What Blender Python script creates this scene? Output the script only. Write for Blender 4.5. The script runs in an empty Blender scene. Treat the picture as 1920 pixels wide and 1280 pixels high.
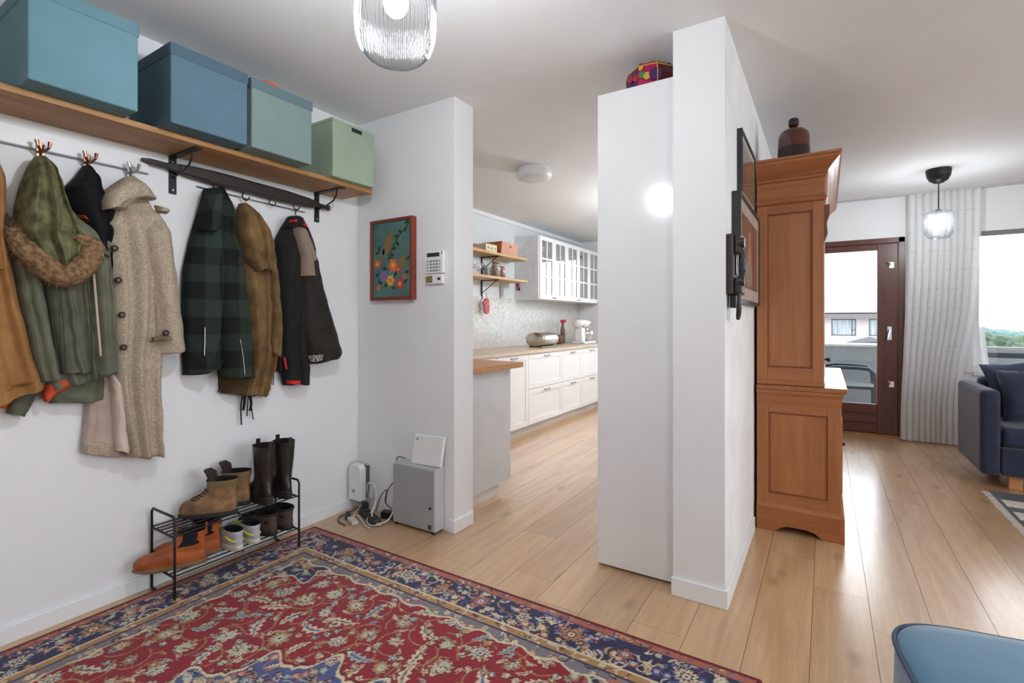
import bpy, math, random
import numpy as np
from mathutils import Vector, noise, Matrix

# ------------------------------------------------------------------ camera, world, light
sc = bpy.context.scene
F, CX, HY, CH, YAW = 935.0, 960.0, 603.0, 1.21, math.radians(32.17)
cam_d = bpy.data.cameras.new('camera')
cam_d.sensor_width = 36.0
cam_d.lens = F / 1920.0 * 36.0
cam_d.shift_y = -(640.0 - HY) / 1920.0
cam_d.clip_start, cam_d.clip_end = 0.05, 2000
cam = bpy.data.objects.new('camera', cam_d)
sc.collection.objects.link(cam)
cam.location = (0, 0, CH)
cam.rotation_euler = (math.pi / 2, 0, YAW)
sc.camera = cam

world = bpy.data.worlds.new('overcast_sky')
sc.world = world
world.use_nodes = True
wbg = world.node_tree.nodes['Background']
wbg.inputs['Color'].default_value = (0.86, 0.935, 1.0, 1)
wbg.inputs['Strength'].default_value = 5.0

sc.view_settings.view_transform = 'Standard'
sc.view_settings.look = 'None'
sc.view_settings.gamma = 1
sc.view_settings.use_curve_mapping = False
sc.view_settings.exposure = 0.45
sc.cycles.use_denoising = True
sc.cycles.max_bounces = 8
sc.cycles.diffuse_bounces = 4
sc.cycles.glossy_bounces = 3
sc.cycles.use_adaptive_sampling = True
sc.cycles.adaptive_threshold = 0.03
sc.cycles.transparent_max_bounces = 24
sc.cycles.sample_clamp_indirect = 6.0
sc.cycles.caustics_reflective = False
sc.cycles.caustics_refractive = False


def portal(loc, rot, sx, sy):
    d = bpy.data.lights.new('window_portal', 'AREA')
    d.shape = 'RECTANGLE'
    d.size, d.size_y = sx, sy
    d.cycles.is_portal = True
    o = bpy.data.objects.new('window_portal', d)
    sc.collection.objects.link(o)
    o.location, o.rotation_euler = loc, rot


HP = math.pi / 2
portal((0.2, 6.72, 1.1), (-HP, 0, 0), 0.95, 2.0)
portal((2.5, 6.72, 1.4), (-HP, 0, 0), 2.6, 1.35)
portal((4.42, 2.0, 1.45), (0, HP, 0), 1.4, 4.0)
portal((-1.72, 7.72, 1.6), (-HP, 0, 0), 2.05, 1.4)

LAMP_HALL, LAMP_KITCHEN_FILL, LAMP_LIVING, LAMP_FILL = 560.0, 120.0, 330.0, 760.0

# ------------------------------------------------------------------ pixel helpers (frame 1920 x 1280)
S_, C_ = math.sin(YAW), math.cos(YAW)


def ray(x, y):
    a, b = (x - CX) / F, (HY - y) / F
    return (-S_ + C_ * a, C_ + S_ * a, b)


def at_z(x, y, z=0.0):
    d = ray(x, y)
    t = (z - CH) / d[2]
    return Vector((d[0] * t, d[1] * t, z))


def at_x(x, y, X):
    d = ray(x, y)
    t = X / d[0]
    return Vector((X, d[1] * t, CH + d[2] * t))


def at_y(x, y, Y):
    d = ray(x, y)
    t = Y / d[1]
    return Vector((d[0] * t, Y, CH + d[2] * t))


# ------------------------------------------------------------------ materials
def srgb(r, g, b):
    def f(c):
        c /= 255.0
        return c / 12.92 if c <= 0.04045 else ((c + 0.055) / 1.055) ** 2.4
    return (f(r), f(g), f(b))


def nt_new(name):
    m = bpy.data.materials.new(name)
    m.use_nodes = True
    nt = m.node_tree
    return m, nt, nt.nodes['Principled BSDF'], nt.nodes['Material Output']


def N(nt, t, **kw):
    n = nt.nodes.new(t)
    for k, v in kw.items():
        if k in n.inputs:
            n.inputs[k].default_value = v
        else:
            setattr(n, k, v)
    return n


def math_n(nt, op, a, b=None):
    n = nt.nodes.new('ShaderNodeMath')
    n.operation = op
    for i, v in enumerate((a, b)):
        if v is None:
            continue
        if isinstance(v, (int, float)):
            n.inputs[i].default_value = v
        else:
            nt.links.new(v, n.inputs[i])
    return n.outputs[0]


def mixc(nt, fac, a, b):
    n = nt.nodes.new('ShaderNodeMix')
    n.data_type = 'RGBA'
    for sock, v in ((n.inputs[0], fac), (n.inputs[6], a), (n.inputs[7], b)):
        if isinstance(v, (int, float)):
            sock.default_value = v
        elif isinstance(v, tuple):
            sock.default_value = (*v[:3], 1)
        else:
            nt.links.new(v, sock)
    return n.outputs[2]


def coords(nt, scale=(1, 1, 1), rnd=False):
    tc = nt.nodes.new('ShaderNodeTexCoord')
    mp = nt.nodes.new('ShaderNodeMapping')
    mp.inputs['Scale'].default_value = scale
    nt.links.new(tc.outputs['Object'], mp.inputs['Vector'])
    if rnd:
        oi = nt.nodes.new('ShaderNodeObjectInfo')
        sc_ = math_n(nt, 'MULTIPLY', oi.outputs['Random'], 37.0)
        cb = nt.nodes.new('ShaderNodeCombineXYZ')
        for i in range(3):
            nt.links.new(sc_, cb.inputs[i])
        nt.links.new(cb.outputs[0], mp.inputs['Location'])
    return mp.outputs[0]


def add_bump(nt, bsdf, height, strength, dist=0.002):
    b = nt.nodes.new('ShaderNodeBump')
    b.inputs['Strength'].default_value = strength
    b.inputs['Distance'].default_value = dist
    nt.links.new(height, b.inputs['Height'])
    nt.links.new(b.outputs[0], bsdf.inputs['Normal'])


MATS = {}


def M(name, col, rough=0.5, metal=0.0, col2=None, vscale=12, stretch=(1, 1, 1), bump=0.0, bscale=150, bdist=0.002,
      sheen=0.0, coat=0.0, spec=0.5, lo=0.35, hi=0.65, detail=4):
    if name in MATS:
        return MATS[name]
    m, nt, p, out = nt_new(name)
    p.inputs['Roughness'].default_value = rough
    p.inputs['Metallic'].default_value = metal
    p.inputs['Specular IOR Level'].default_value = spec
    p.inputs['Coat Weight'].default_value = coat
    p.inputs['Coat Roughness'].default_value = 0.1
    p.inputs['Sheen Weight'].default_value = sheen
    c2 = col2 or tuple(min(1, c * 0.88) for c in col)
    v = coords(nt, stretch)
    n = N(nt, 'ShaderNodeTexNoise', Scale=vscale, Detail=detail, Roughness=0.6)
    nt.links.new(v, n.inputs['Vector'])
    mr = N(nt, 'ShaderNodeMapRange')
    mr.inputs[1].default_value, mr.inputs[2].default_value = lo, hi
    nt.links.new(n.outputs['Fac'], mr.inputs[0])
    nt.links.new(mixc(nt, mr.outputs[0], col, c2), p.inputs['Base Color'])
    if bump:
        n2 = N(nt, 'ShaderNodeTexNoise', Scale=bscale, Detail=3)
        nt.links.new(v, n2.inputs['Vector'])
        add_bump(nt, p, n2.outputs['Fac'], bump, bdist)
    MATS[name] = m
    return m


def wood(name, base, dark, axis=2, rough=0.45, ring=14, coat=0.0, knots=0.0, contrast=1.0, rnd=False, bump=0.15):
    m, nt, p, out = nt_new(name)
    st = [ring, ring, ring]
    st[axis] = ring * 0.07
    v = coords(nt, tuple(st), rnd)
    n1 = N(nt, 'ShaderNodeTexNoise', Scale=1.0, Detail=6, Roughness=0.65, Distortion=0.7)
    nt.links.new(v, n1.inputs['Vector'])
    v2 = coords(nt, tuple(s * 5 for s in st), rnd)
    n2 = N(nt, 'ShaderNodeTexNoise', Scale=1.0, Detail=4, Roughness=0.7)
    nt.links.new(v2, n2.inputs['Vector'])
    mr = N(nt, 'ShaderNodeMapRange')
    mr.inputs[1].default_value, mr.inputs[2].default_value = 0.5 - 0.22 / contrast, 0.5 + 0.22 / contrast
    nt.links.new(n1.outputs['Fac'], mr.inputs[0])
    c1 = mixc(nt, mr.outputs[0], dark, base)
    mr2 = N(nt, 'ShaderNodeMapRange')
    mr2.inputs[1].default_value, mr2.inputs[2].default_value = 0.3, 0.75
    mr2.inputs[3].default_value, mr2.inputs[4].default_value = 0.0, 0.45
    nt.links.new(n2.outputs['Fac'], mr2.inputs[0])
    c = mixc(nt, mr2.outputs[0], c1, tuple(x * 0.6 for x in dark))
    if knots:
        st3 = [5.0, 5.0, 5.0]
        st3[axis] = 2.2
        v3 = coords(nt, tuple(st3), rnd)
        vo = N(nt, 'ShaderNodeTexVoronoi', Scale=1.0)
        nt.links.new(v3, vo.inputs['Vector'])
        k = N(nt, 'ShaderNodeMapRange')
        k.inputs[1].default_value, k.inputs[2].default_value = 0.03, 0.16
        k.inputs[3].default_value, k.inputs[4].default_value = knots, 0.0
        nt.links.new(vo.outputs['Distance'], k.inputs[0])
        c = mixc(nt, k.outputs[0], c, tuple(x * 0.28 for x in dark))
    if rnd:
        oi = nt.nodes.new('ShaderNodeObjectInfo')
        hs = nt.nodes.new('ShaderNodeHueSaturation')
        b = math_n(nt, 'ADD', math_n(nt, 'MULTIPLY', oi.outputs['Random'], 0.16), 0.92)
        nt.links.new(b, hs.inputs['Value'])
        nt.links.new(c, hs.inputs['Color'])
        c = hs.outputs[0]
    nt.links.new(c, p.inputs['Base Color'])
    p.inputs['Roughness'].default_value = rough
    p.inputs['Coat Weight'].default_value = coat
    p.inputs['Coat Roughness'].default_value = 0.12
    if bump:
        add_bump(nt, p, n2.outputs['Fac'], bump, 0.001)
    MATS[name] = m
    return m


def glass(name, tint=(1, 1, 1), gloss=0.08, rough=0.0, edge=0.5, fmul=0.35, side=None):
    """thin clear glass: light passes straight through, edges reflect more"""
    m, nt, p, out = nt_new(name)
    nt.nodes.remove(p)
    lw = N(nt, 'ShaderNodeLayerWeight', Blend=edge)
    tr = N(nt, 'ShaderNodeBsdfTransparent', Color=(*tint, 1))
    gl = N(nt, 'ShaderNodeBsdfGlossy', Color=(1, 1, 1, 1), Roughness=rough)
    mx = nt.nodes.new('ShaderNodeMixShader')
    f = math_n(nt, 'MINIMUM', math_n(nt, 'ADD', math_n(nt, 'MULTIPLY', lw.outputs['Facing'], fmul), gloss), 1.0)
    if side:
        nt.links.new(mixc(nt, lw.outputs['Facing'], tint, side), tr.inputs['Color'])
    nt.links.new(f, mx.inputs[0])
    nt.links.new(tr.outputs[0], mx.inputs[1])
    nt.links.new(gl.outputs[0], mx.inputs[2])
    nt.links.new(mx.outputs[0], out.inputs['Surface'])
    MATS[name] = m
    return m


def emit(name, col, strength):
    m, nt, p, out = nt_new(name)
    nt.nodes.remove(p)
    e = N(nt, 'ShaderNodeEmission', Color=(*col, 1), Strength=strength)
    nt.links.new(e.outputs[0], out.inputs['Surface'])
    return m


paint = M('wall_paint', srgb(236, 236, 237), 0.65, bump=0.05, bscale=90, col2=srgb(232, 232, 234), vscale=2)
ceil_m = M('ceiling_paint', srgb(232, 232, 232), 0.8, bump=0.04, bscale=80, col2=srgb(228, 228, 229), vscale=2)
plaster = M('rough_plaster', srgb(238, 238, 238), 0.75, bump=0.5, bscale=75, bdist=0.006, vscale=3)
trim_m = M('trim_white', srgb(240, 241, 243), 0.35, vscale=3, col2=srgb(235, 236, 239))
white_lac = M('white_lacquer', srgb(236, 236, 237), 0.13, vscale=1.5, col2=srgb(232, 232, 233))
kit_white = M('kitchen_white', srgb(246, 246, 246), 0.3, vscale=2, col2=srgb(243, 243, 243))
black_metal = M('black_metal', srgb(34, 34, 37), 0.45, 0.4, vscale=30)
steel = M('steel', srgb(190, 190, 192), 0.25, 1.0, vscale=20)
chrome = M('chrome', srgb(225, 225, 228), 0.12, 1.0, vscale=4)
copper = M('aged_copper', srgb(150, 110, 92), 0.3, 1.0, vscale=30)
dark_plastic = M('dark_plastic', srgb(28, 28, 30), 0.4, vscale=20)
white_plastic = M('white_plastic', srgb(238, 238, 236), 0.35, vscale=6, col2=srgb(232, 232, 231))
floor_m = wood('oak_floor', srgb(217, 182, 142), srgb(188, 145, 104), axis=1, rough=0.34, ring=7, knots=0.5, rnd=True, coat=0.8, bump=0.08)
floor_m.node_tree.nodes['Principled BSDF'].inputs['Coat Roughness'].default_value = 0.2
floor_dark = M('floor_underlay', srgb(112, 84, 60), 0.8)
shelf_wood = wood('oak_shelf', srgb(196, 148, 92), srgb(150, 102, 54), axis=1, rough=0.5, ring=16)
pine = wood('honey_pine', srgb(186, 122, 74), srgb(154, 92, 50), axis=2, rough=0.38, ring=9, knots=0.35, coat=0.15)
pine_h = wood('honey_pine_cross', srgb(180, 114, 66), srgb(148, 86, 46), axis=0, rough=0.38, ring=9, coat=0.15)
pine_y = wood('honey_pine_long', srgb(180, 114, 66), srgb(148, 86, 46), axis=1, rough=0.3, ring=9, coat=0.3)
mahog = wood('dark_red_wood', srgb(110, 62, 50), srgb(78, 40, 34), axis=2, rough=0.35, ring=12)
dark_wood = wood('blackened_wood', srgb(58, 46, 40), srgb(36, 30, 28), axis=1, rough=0.6, ring=18)
butcher = wood('butcher_block', srgb(216, 160, 108), srgb(184, 122, 74), axis=0, rough=0.4, ring=14)
worktop_m = wood('light_worktop', srgb(222, 202, 180), srgb(200, 174, 148), axis=1, rough=0.4, ring=10)
kshelf_m = wood('kitchen_shelf_wood', srgb(218, 180, 134), srgb(190, 148, 100), axis=1, rough=0.5, ring=12)
win_glass = glass('window_glass', gloss=0.04)
cab_glass = glass('cabinet_glass', (0.9, 0.9, 0.92), gloss=0.12)
lamp_glass = glass('ribbed_clear_glass', (0.98, 0.98, 0.98), gloss=0.0, edge=0.6, rough=0.03, fmul=0.04, side=(0.45, 0.46, 0.48))
_nt = lamp_glass.node_tree
_o = [n_ for n_ in _nt.nodes if n_.type == 'OUTPUT_MATERIAL'][0]
_s = _o.inputs['Surface'].links[0].from_socket
_mx = _nt.nodes.new('ShaderNodeMixShader')
_mx.inputs[0].default_value = 0.003
_tl = N(_nt, 'ShaderNodeBsdfTranslucent', Color=(0.9, 0.9, 0.9, 1))
_nt.links.new(_s, _mx.inputs[1])
_nt.links.new(_tl.outputs[0], _mx.inputs[2])
_nt.links.new(_mx.outputs[0], _o.inputs['Surface'])
jar_glass = glass('jar_glass', (0.85, 0.85, 0.85), gloss=0.1)

# ------------------------------------------------------------------ mesh tools
col = sc.collection
ORIG = {}


def tag(o, label=None, cat=None, group=None, kind=None):
    if label:
        o['label'] = label
    if cat:
        o['category'] = cat
    if group:
        o['group'] = group
    if kind:
        o['kind'] = kind
    return o


def thing(name, loc, label, cat, group=None, kind=None, rz=0.0):
    o = bpy.data.objects.new(name, None)
    o.empty_display_size = 0.1
    col.objects.link(o)
    o.location = loc
    o.rotation_euler = (0, 0, rz)
    ORIG[o.name] = Vector(loc)
    tag(o, label, cat, group, kind)
    return o


class MB:
    def __init__(s):
        s.v, s.f, s.mi = [], [], []

    def add(s, verts, faces, mi=0):
        k = len(s.v)
        s.v += [tuple(p) for p in verts]
        s.f += [tuple(i + k for i in f) for f in faces]
        s.mi += [mi] * len(faces)
        return s

    def box(s, x0, x1, y0, y1, z0, z1, mi=0):
        v = [(x, y, z) for z in (z0, z1) for y in (y0, y1) for x in (x0, x1)]
        f = [(0, 2, 3, 1), (4, 5, 7, 6), (0, 1, 5, 4), (2, 6, 7, 3), (0, 4, 6, 2), (1, 3, 7, 5)]
        return s.add(v, f, mi)

    def obox(s, c, ax, ay, az, hx, hy, hz, mi=0):
        c, ax, ay, az = Vector(c), Vector(ax), Vector(ay), Vector(az)
        v = [c + ax * hx * i + ay * hy * j + az * hz * k for k in (-1, 1) for j in (-1, 1) for i in (-1, 1)]
        f = [(0, 2, 3, 1), (4, 5, 7, 6), (0, 1, 5, 4), (2, 6, 7, 3), (0, 4, 6, 2), (1, 3, 7, 5)]
        return s.add(v, f, mi)

    def rings(s, rings, cap0=True, cap1=True, mi=0, closed=True):
        n = len(rings[0])
        v = [p for r in rings for p in r]
        f = []
        for i in range(len(rings) - 1):
            for j in range(n if closed else n - 1):
                a, b = i * n + j, i * n + (j + 1) % n
                f.append((a, b, b + n, a + n))
        if cap0:
            f.append(tuple(range(n - 1, -1, -1)))
        if cap1:
            o = (len(rings) - 1) * n
            f.append(tuple(o + j for j in range(n)))
        return s.add(v, f, mi)

    def tube(s, pts, r, n=8, closed=False, mi=0, caps=True):
        pts = [Vector(p) for p in pts]
        rr = r if isinstance(r, (list, tuple)) else [r] * len(pts)
        out = []
        m = len(pts)
        up = Vector((0, 0, 1))
        prev = None
        for i, p in enumerate(pts):
            a = pts[(i - 1) % m] if (i or closed) else p
            b = pts[(i + 1) % m] if (i < m - 1 or closed) else p
            d = (b - a)
            d = d.normalized() if d.length > 1e-9 else Vector((0, 0, 1))
            if prev is None:
                ref = up if abs(d.z) < 0.9 else Vector((1, 0, 0))
                prev = d.cross(ref).normalized()
            u = (prev - d * prev.dot(d))
            u = u.normalized() if u.length > 1e-6 else d.orthogonal().normalized()
            prev = u
            w = d.cross(u)
            out.append([p + (u * math.cos(2 * math.pi * k / n) + w * math.sin(2 * math.pi * k / n)) * rr[i] for k in range(n)])
        if closed:
            out.append(out[0])
            return s.rings(out, False, False, mi)
        return s.rings(out, caps, caps, mi)

    def cyl(s, p0, p1, r, n=12, r1=None, mi=0):
        return s.tube([p0, p1], [r, r if r1 is None else r1], n, mi=mi)

    def lathe(s, prof, c, n=24, cap0=False, cap1=False, mi=0, rib=0.0, nrib=0):
        R = []
        for r, z in prof:
            ring = []
            for k in range(n):
                a = 2 * math.pi * k / n
                q = r * (1 + (rib * math.cos(nrib * a) if nrib else 0))
                ring.append((c[0] + q * math.cos(a), c[1] + q * math.sin(a), c[2] + z))
            R.append(ring)
        return s.rings(R, cap0, cap1, mi)

    def poly(s, pts, h, mi=0):
        """prism: pts = list of 3D points, h = extrusion vector"""
        n = len(pts)
        h = Vector(h)
        v = [Vector(p) for p in pts] + [Vector(p) + h for p in pts]
        f = [tuple(range(n - 1, -1, -1)), tuple(range(n, 2 * n))]
        for i in range(n):
            j = (i + 1) % n
            f.append((i, j, j + n, i + n))
        return s.add(v, f, mi)

    def build(s, name, mat, parent=None, smooth=False, bevel=0.0, seg=2, local=False, label=None, cat=None, group=None,
              kind=None, sub=0):
        vs = [Vector(p) for p in s.v]
        loc = Vector((0, 0, 0))
        if parent is not None:
            if not local:
                o_ = ORIG[parent.name]
                vs = [p - o_ for p in vs]
            org = ORIG[parent.name]
        else:
            xs, ys, zs = zip(*[(p.x, p.y, p.z) for p in vs])
            loc = Vector(((min(xs) + max(xs)) / 2, (min(ys) + max(ys)) / 2, min(zs)))
            vs = [p - loc for p in vs]
            org = loc
        me = bpy.data.meshes.new(name)
        me.from_pydata([tuple(p) for p in vs], [], s.f)
        import bmesh
        bm = bmesh.new()
        bm.from_mesh(me)
        bmesh.ops.recalc_face_normals(bm, faces=bm.faces)
        bm.to_mesh(me)
        bm.free()
        ms = mat if isinstance(mat, (list, tuple)) else [mat]
        for m in ms:
            me.materials.append(m)
        if len(ms) > 1:
            me.polygons.foreach_set('material_index', s.mi)
        if smooth:
            me.polygons.foreach_set('use_smooth', [True] * len(me.polygons))
        o = bpy.data.objects.new(name, me)
        col.objects.link(o)
        o.location = loc
        if parent is not None:
            o.parent = parent
        ORIG[o.name] = org.copy()
        if bevel:
            b = o.modifiers.new('edge_bevel', 'BEVEL')
            b.width, b.segments = bevel, seg
            b.limit_method = 'ANGLE'
            b.angle_limit = math.radians(40)
        if sub:
            d = o.modifiers.new('smooth_surface', 'SUBSURF')
            d.levels = d.render_levels = sub
        tag(o, label, cat, group, kind)
        return o


def box(name, x0, x1, y0, y1, z0, z1, mat, parent=None, **kw):
    return MB().box(x0, x1, y0, y1, z0, z1).build(name, mat, parent, **kw)


def copy_tree(o, parent=None):
    c = o.copy()
    col.objects.link(c)
    c.parent = parent
    for ch in list(o.children):
        copy_tree(ch, c)
    return c


def cat_rom(P, t):
    """P list of vectors, t in 0..1 -> point on a Catmull-Rom spline"""
    n = len(P) - 1
    f = min(max(t, 0), 1) * n
    i = min(int(f), n - 1)
    f -= i
    p0, p1, p2, p3 = P[max(i - 1, 0)], P[i], P[i + 1], P[min(i + 2, n)]
    return 0.5 * ((2 * p1) + (p2 - p0) * f + (2 * p0 - 5 * p1 + 4 * p2 - p3) * f * f + (3 * p1 - p0 - 3 * p2 + p3) * f ** 3)


def lerp(a, b, t):
    return a + (b - a) * t


# ------------------------------------------------------------------ the setting
ZC = 2.50
WL, WN, WE = -2.61, 2.24, -1.80          # coat wall, end wall of the hall, its free end
KB, KE = -3.42, 7.5                      # kitchen back wall, kitchen end wall
PA, PB, PF = -0.575, -0.36, 2.26         # partition faces and its free end
LF, RW, RB = 6.5, 4.2, -2.0              # living room window wall, right wall, rear wall


def struct(name, mb, mat, label, cat='wall', **kw):
    return mb.build(name, mat, label=label, cat=cat, kind='structure', **kw)


struct('ceiling', MB().box(-3.7, 4.5, -2.2, 7.8, ZC, ZC + 0.12), ceil_m, 'flat white painted ceiling over hall, kitchen and living room', 'ceiling')
struct('wall_left', MB().box(WL - 0.2, WL, RB, WN, 0, ZC), paint, 'white painted hall wall behind the coats and shoe rack')
struct('wall_hall_end', MB().box(KB - 0.2, WE, WN, WN + 0.18, 0, ZC), paint, 'short white hall wall carrying the bird picture and keypad')
struct('wall_kitchen', MB().box(KB - 0.2, KB, WN + 0.18, KE, 0, ZC), M('kitchen_paint', srgb(222, 227, 229), 0.6, col2=srgb(218, 224, 226), vscale=2),
       'pale blue grey kitchen wall behind the cabinets and open shelves')
kew = MB()
kew.box(KB - 0.2, -2.75, KE, KE + 0.2, 0, ZC).box(-0.7, PA, KE, KE + 0.2, 0, ZC)
kew.box(-2.75, -0.7, KE, KE + 0.2, 0, 0.9).box(-2.75, -0.7, KE, KE + 0.2, 2.3, ZC)
struct('wall_kitchen_end', kew, paint, 'white end wall of the kitchen beside the stand mixer')
wp = MB().box(PA, PB, PF, KE + 0.2, 0, ZC)
wp.mi[5] = 1
struct('wall_partition', wp, [paint, plaster], 'white partition wall with one rough plaster face between kitchen and living room')
lw = MB()
DX0, DX1, DZ = -0.30, 0.69, 2.085
WX0, WX1, WZ0, WZ1 = 1.235, 3.8, 0.72, 2.085
lw.box(PB, DX0, LF, LF + 0.2, 0, ZC).box(DX0, DX1, LF, LF + 0.2, DZ, ZC).box(DX1, WX0, LF, LF + 0.2, 0, ZC)
lw.box(WX0, WX1, LF, LF + 0.2, 0, WZ0).box(WX0, WX1, LF, LF + 0.2, WZ1, ZC).box(WX1, RW + 0.2, LF, LF + 0.2, 0, ZC)
struct('wall_living', lw, paint, 'white living room wall with balcony door and large window')
rw = MB()
rw.box(RW, RW + 0.2, RB, 0.0, 0, ZC).box(RW, RW + 0.2, 4.0, LF, 0, ZC).box(RW, RW + 0.2, 0, 4.0, 0, 0.75).box(RW, RW + 0.2, 0, 4.0, 2.15, ZC)
struct('wall_right', rw, paint, 'white side wall of the living room with an added wide window')
struct('wall_rear', MB().box(WL - 0.2, RW + 0.2, RB - 0.2, RB, 0, ZC), paint, 'plain white wall closing the hall opposite the window wall')

# baseboards
struct('baseboard_left', MB().box(WL, WL + 0.013, RB, WN, 0, 0.068), trim_m, 'low white baseboard along the coat wall', 'baseboard', bevel=0.003)
struct('baseboard_hall_end', MB().box(WE, WE + 0.013, WN - 0.013, WN + 0.17, 0, 0.075).box(WE - 0.03, WE, WN - 0.013, WN, 0, 0.075), trim_m,
       'short white baseboard wrapping the free end of the picture wall', 'baseboard', bevel=0.003)
struct('baseboard_partition', MB().box(PA - 0.005, PB + 0.014, PF - 0.014, PF, 0, 0.08).box(PB, PB + 0.014, PF, 3.2, 0, 0.08), trim_m,
       'white baseboard around the free end of the partition wall', 'baseboard', bevel=0.003)
struct('baseboard_living', MB().box(DX1 + 0.02, RW, LF - 0.013, LF, 0, 0.07), trim_m, 'white baseboard below the living room window', 'baseboard')
struct('trim_1', MB().box(KB, KB + 0.03, WN + 0.18, KE, ZC - 0.045, ZC), trim_m, 'thin white cornice strip along the top of the kitchen wall', 'trim')

# floor: slab and single planks
floor = struct('floor', MB().box(-3.7, 4.5, -2.2, 7.8, -0.2, -0.012), floor_dark, 'oak plank floor running through hall, kitchen and living room', 'floor')
rng = random.Random(4)
PW, PL = 0.2045, 1.62
mesh_cache = {}
far_planks = MB()
k0 = -18
for k in range(k0, 22):
    x0 = 0.157 + k * PW
    off = {0: 2.41 - PL, -1: 2.67 - PL, 1: 2.60 - PL}.get(k, rng.uniform(-PL, 0))
    while off > RB:
        off -= PL
    y = off
    while y < KE:
        a, b = max(y, RB), min(y + PL, KE)
        y += PL
        if b - a < 0.02:
            continue
        if x0 + PW < WL and b < WN or x0 > RW or (x0 > PA and a > LF):
            continue
        if x0 > 1.9 or x0 < -3.05 or b < 0.0 or (x0 + PW < -1.9 and 2.4 < a and b < 4.0):
            far_planks.box(x0 + 0.001, x0 + PW - 0.001, a + 0.001, b - 0.001, -0.012, 0.0)
            continue
        L = round(b - a, 3)
        key = L
        if key not in mesh_cache:
            o = MB().box(0.0008, PW - 0.0008, 0.0008, L - 0.0008, -0.012, 0).build('plank', floor_m, floor, local=True)
            mesh_cache[key] = o.data
            fo = ORIG[floor.name]
        else:
            o = bpy.data.objects.new('plank', mesh_cache[key])
            col.objects.link(o)
            o.parent = floor
        o.location = Vector((x0, a, 0)) - ORIG[floor.name]
far_planks.build('plank_field', floor_m, floor, kind='stuff')

# ------------------------------------------------------------------ balcony door, windows
d1 = thing('door_1', ((DX0 + DX1) / 2, LF + 0.05, 0), 'dark red wooden balcony door with one tall glass pane', 'door', kind='structure')
fr = MB()
y0, y1 = LF - 0.015, LF + 0.12
fr.box(DX1 - 0.055, DX1, y0, y1, 0, DZ).box(DX0, DX0 + 0.055, y0, y1, 0, DZ).box(DX0, DX1, y0, y1, DZ - 0.055, DZ)
fr.build('door_frame', mahog, d1, bevel=0.004)
lx0, lx1 = DX0 + 0.058, DX1 - 0.058
ly0, ly1 = LF - 0.005, LF + 0.06
GX1, GZ0, GZ1 = 0.46, 0.34, 1.965
MB().box(GX1, lx1, ly0, ly1, 0.03, DZ - 0.058).build('stile', mahog, d1, bevel=0.004)
MB().box(lx0, lx0 + 0.13, ly0, ly1, 0.03, DZ - 0.058).build('stile', mahog, d1, bevel=0.004)
MB().box(lx0 + 0.13, GX1, ly0, ly1, GZ1, DZ - 0.058).build('top_rail', mahog, d1, bevel=0.004)
mahog_x = wood('dark_red_wood_cross', srgb(112, 60, 48), srgb(80, 40, 34), axis=0, rough=0.35, ring=12)
for i in range(3):
    z = 0.03 + i * (GZ0 - 0.03) / 3
    MB().box(lx0 + 0.13, GX1, ly0, ly1, z + 0.002, z + (GZ0 - 0.03) / 3 - 0.002).build('bottom_board', mahog_x, d1, bevel=0.005)
MB().box(lx0 + 0.12, GX1 + 0.01, LF + 0.022, LF + 0.03, GZ0 - 0.01, GZ1 + 0.01).build('pane', win_glass, d1)
MB().box(DX0, DX1, LF - 0.02, LF + 0.14, 0, 0.028).build('threshold', shelf_wood, d1)
h = MB().box(0.545, 0.58, ly0 - 0.012, ly0, 1.02, 1.16)
h.cyl((0.562, ly0 - 0.012, 1.13), (0.562, ly0 - 0.05, 1.13), 0.009).tube([(0.562, ly0 - 0.05, 1.13), (0.548, ly0 - 0.055, 1.06), (0.545, ly0 - 0.055, 1.02)], 0.009)
h.build('door_handle', chrome, d1, smooth=False)
for zz in (1.80, 0.56):
    k = MB().cyl((0.57, ly0, zz), (0.57, ly0 - 0.03, zz), 0.012).tube([(0.57, ly0 - 0.03, zz), (0.545, ly0 - 0.035, zz + 0.04)], 0.007)
    k.box(0.56, 0.60, ly0 - 0.008, ly0, zz - 0.03, zz + 0.03)
    k.build('window_catch', chrome, d1)

w1 = thing('window_1', ((WX0 + WX1) / 2, LF + 0.08, WZ0), 'large fixed living room window with thin grey frame behind the sofa', 'window', kind='structure')
grey_frame = M('grey_frame', srgb(120, 120, 124), 0.4)
f = MB().box(WX0, WX1, LF + 0.03, LF + 0.12, WZ1 - 0.035, WZ1).box(WX0, WX1, LF + 0.03, LF + 0.12, WZ0, WZ0 + 0.05)
f.box(WX0, WX0 + 0.03, LF + 0.03, LF + 0.12, WZ0, WZ1).box(WX1 - 0.03, WX1, LF + 0.03, LF + 0.12, WZ0, WZ1)
f.build('window_frame', grey_frame, w1)
MB().box(WX0 + 0.03, WX1 - 0.03, LF + 0.07, LF + 0.078, WZ0 + 0.05, WZ1 - 0.035).build('pane', win_glass, w1)
MB().box(WX0 - 0.02, WX1 + 0.02, LF - 0.03, LF + 0.03, WZ0 - 0.03, WZ0).build('window_sill', trim_m, w1, bevel=0.004)
w2 = thing('added_side_window', (RW + 0.1, 2.0, 0.75), 'wide window added out of view in the living room side wall', 'window', kind='structure')  # unseen window, added to send daylight across the hall
f = MB().box(RW + 0.05, RW + 0.13, 0, 4, 0.75, 0.81).box(RW + 0.05, RW + 0.13, 0, 4, 2.09, 2.15).box(RW + 0.05, RW + 0.13, 0, 0.06, 0.75, 2.15)
f.box(RW + 0.05, RW + 0.13, 3.94, 4, 0.75, 2.15).box(RW + 0.05, RW + 0.13, 1.97, 2.03, 0.75, 2.15)
f.build('window_frame', trim_m, w2)
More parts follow.
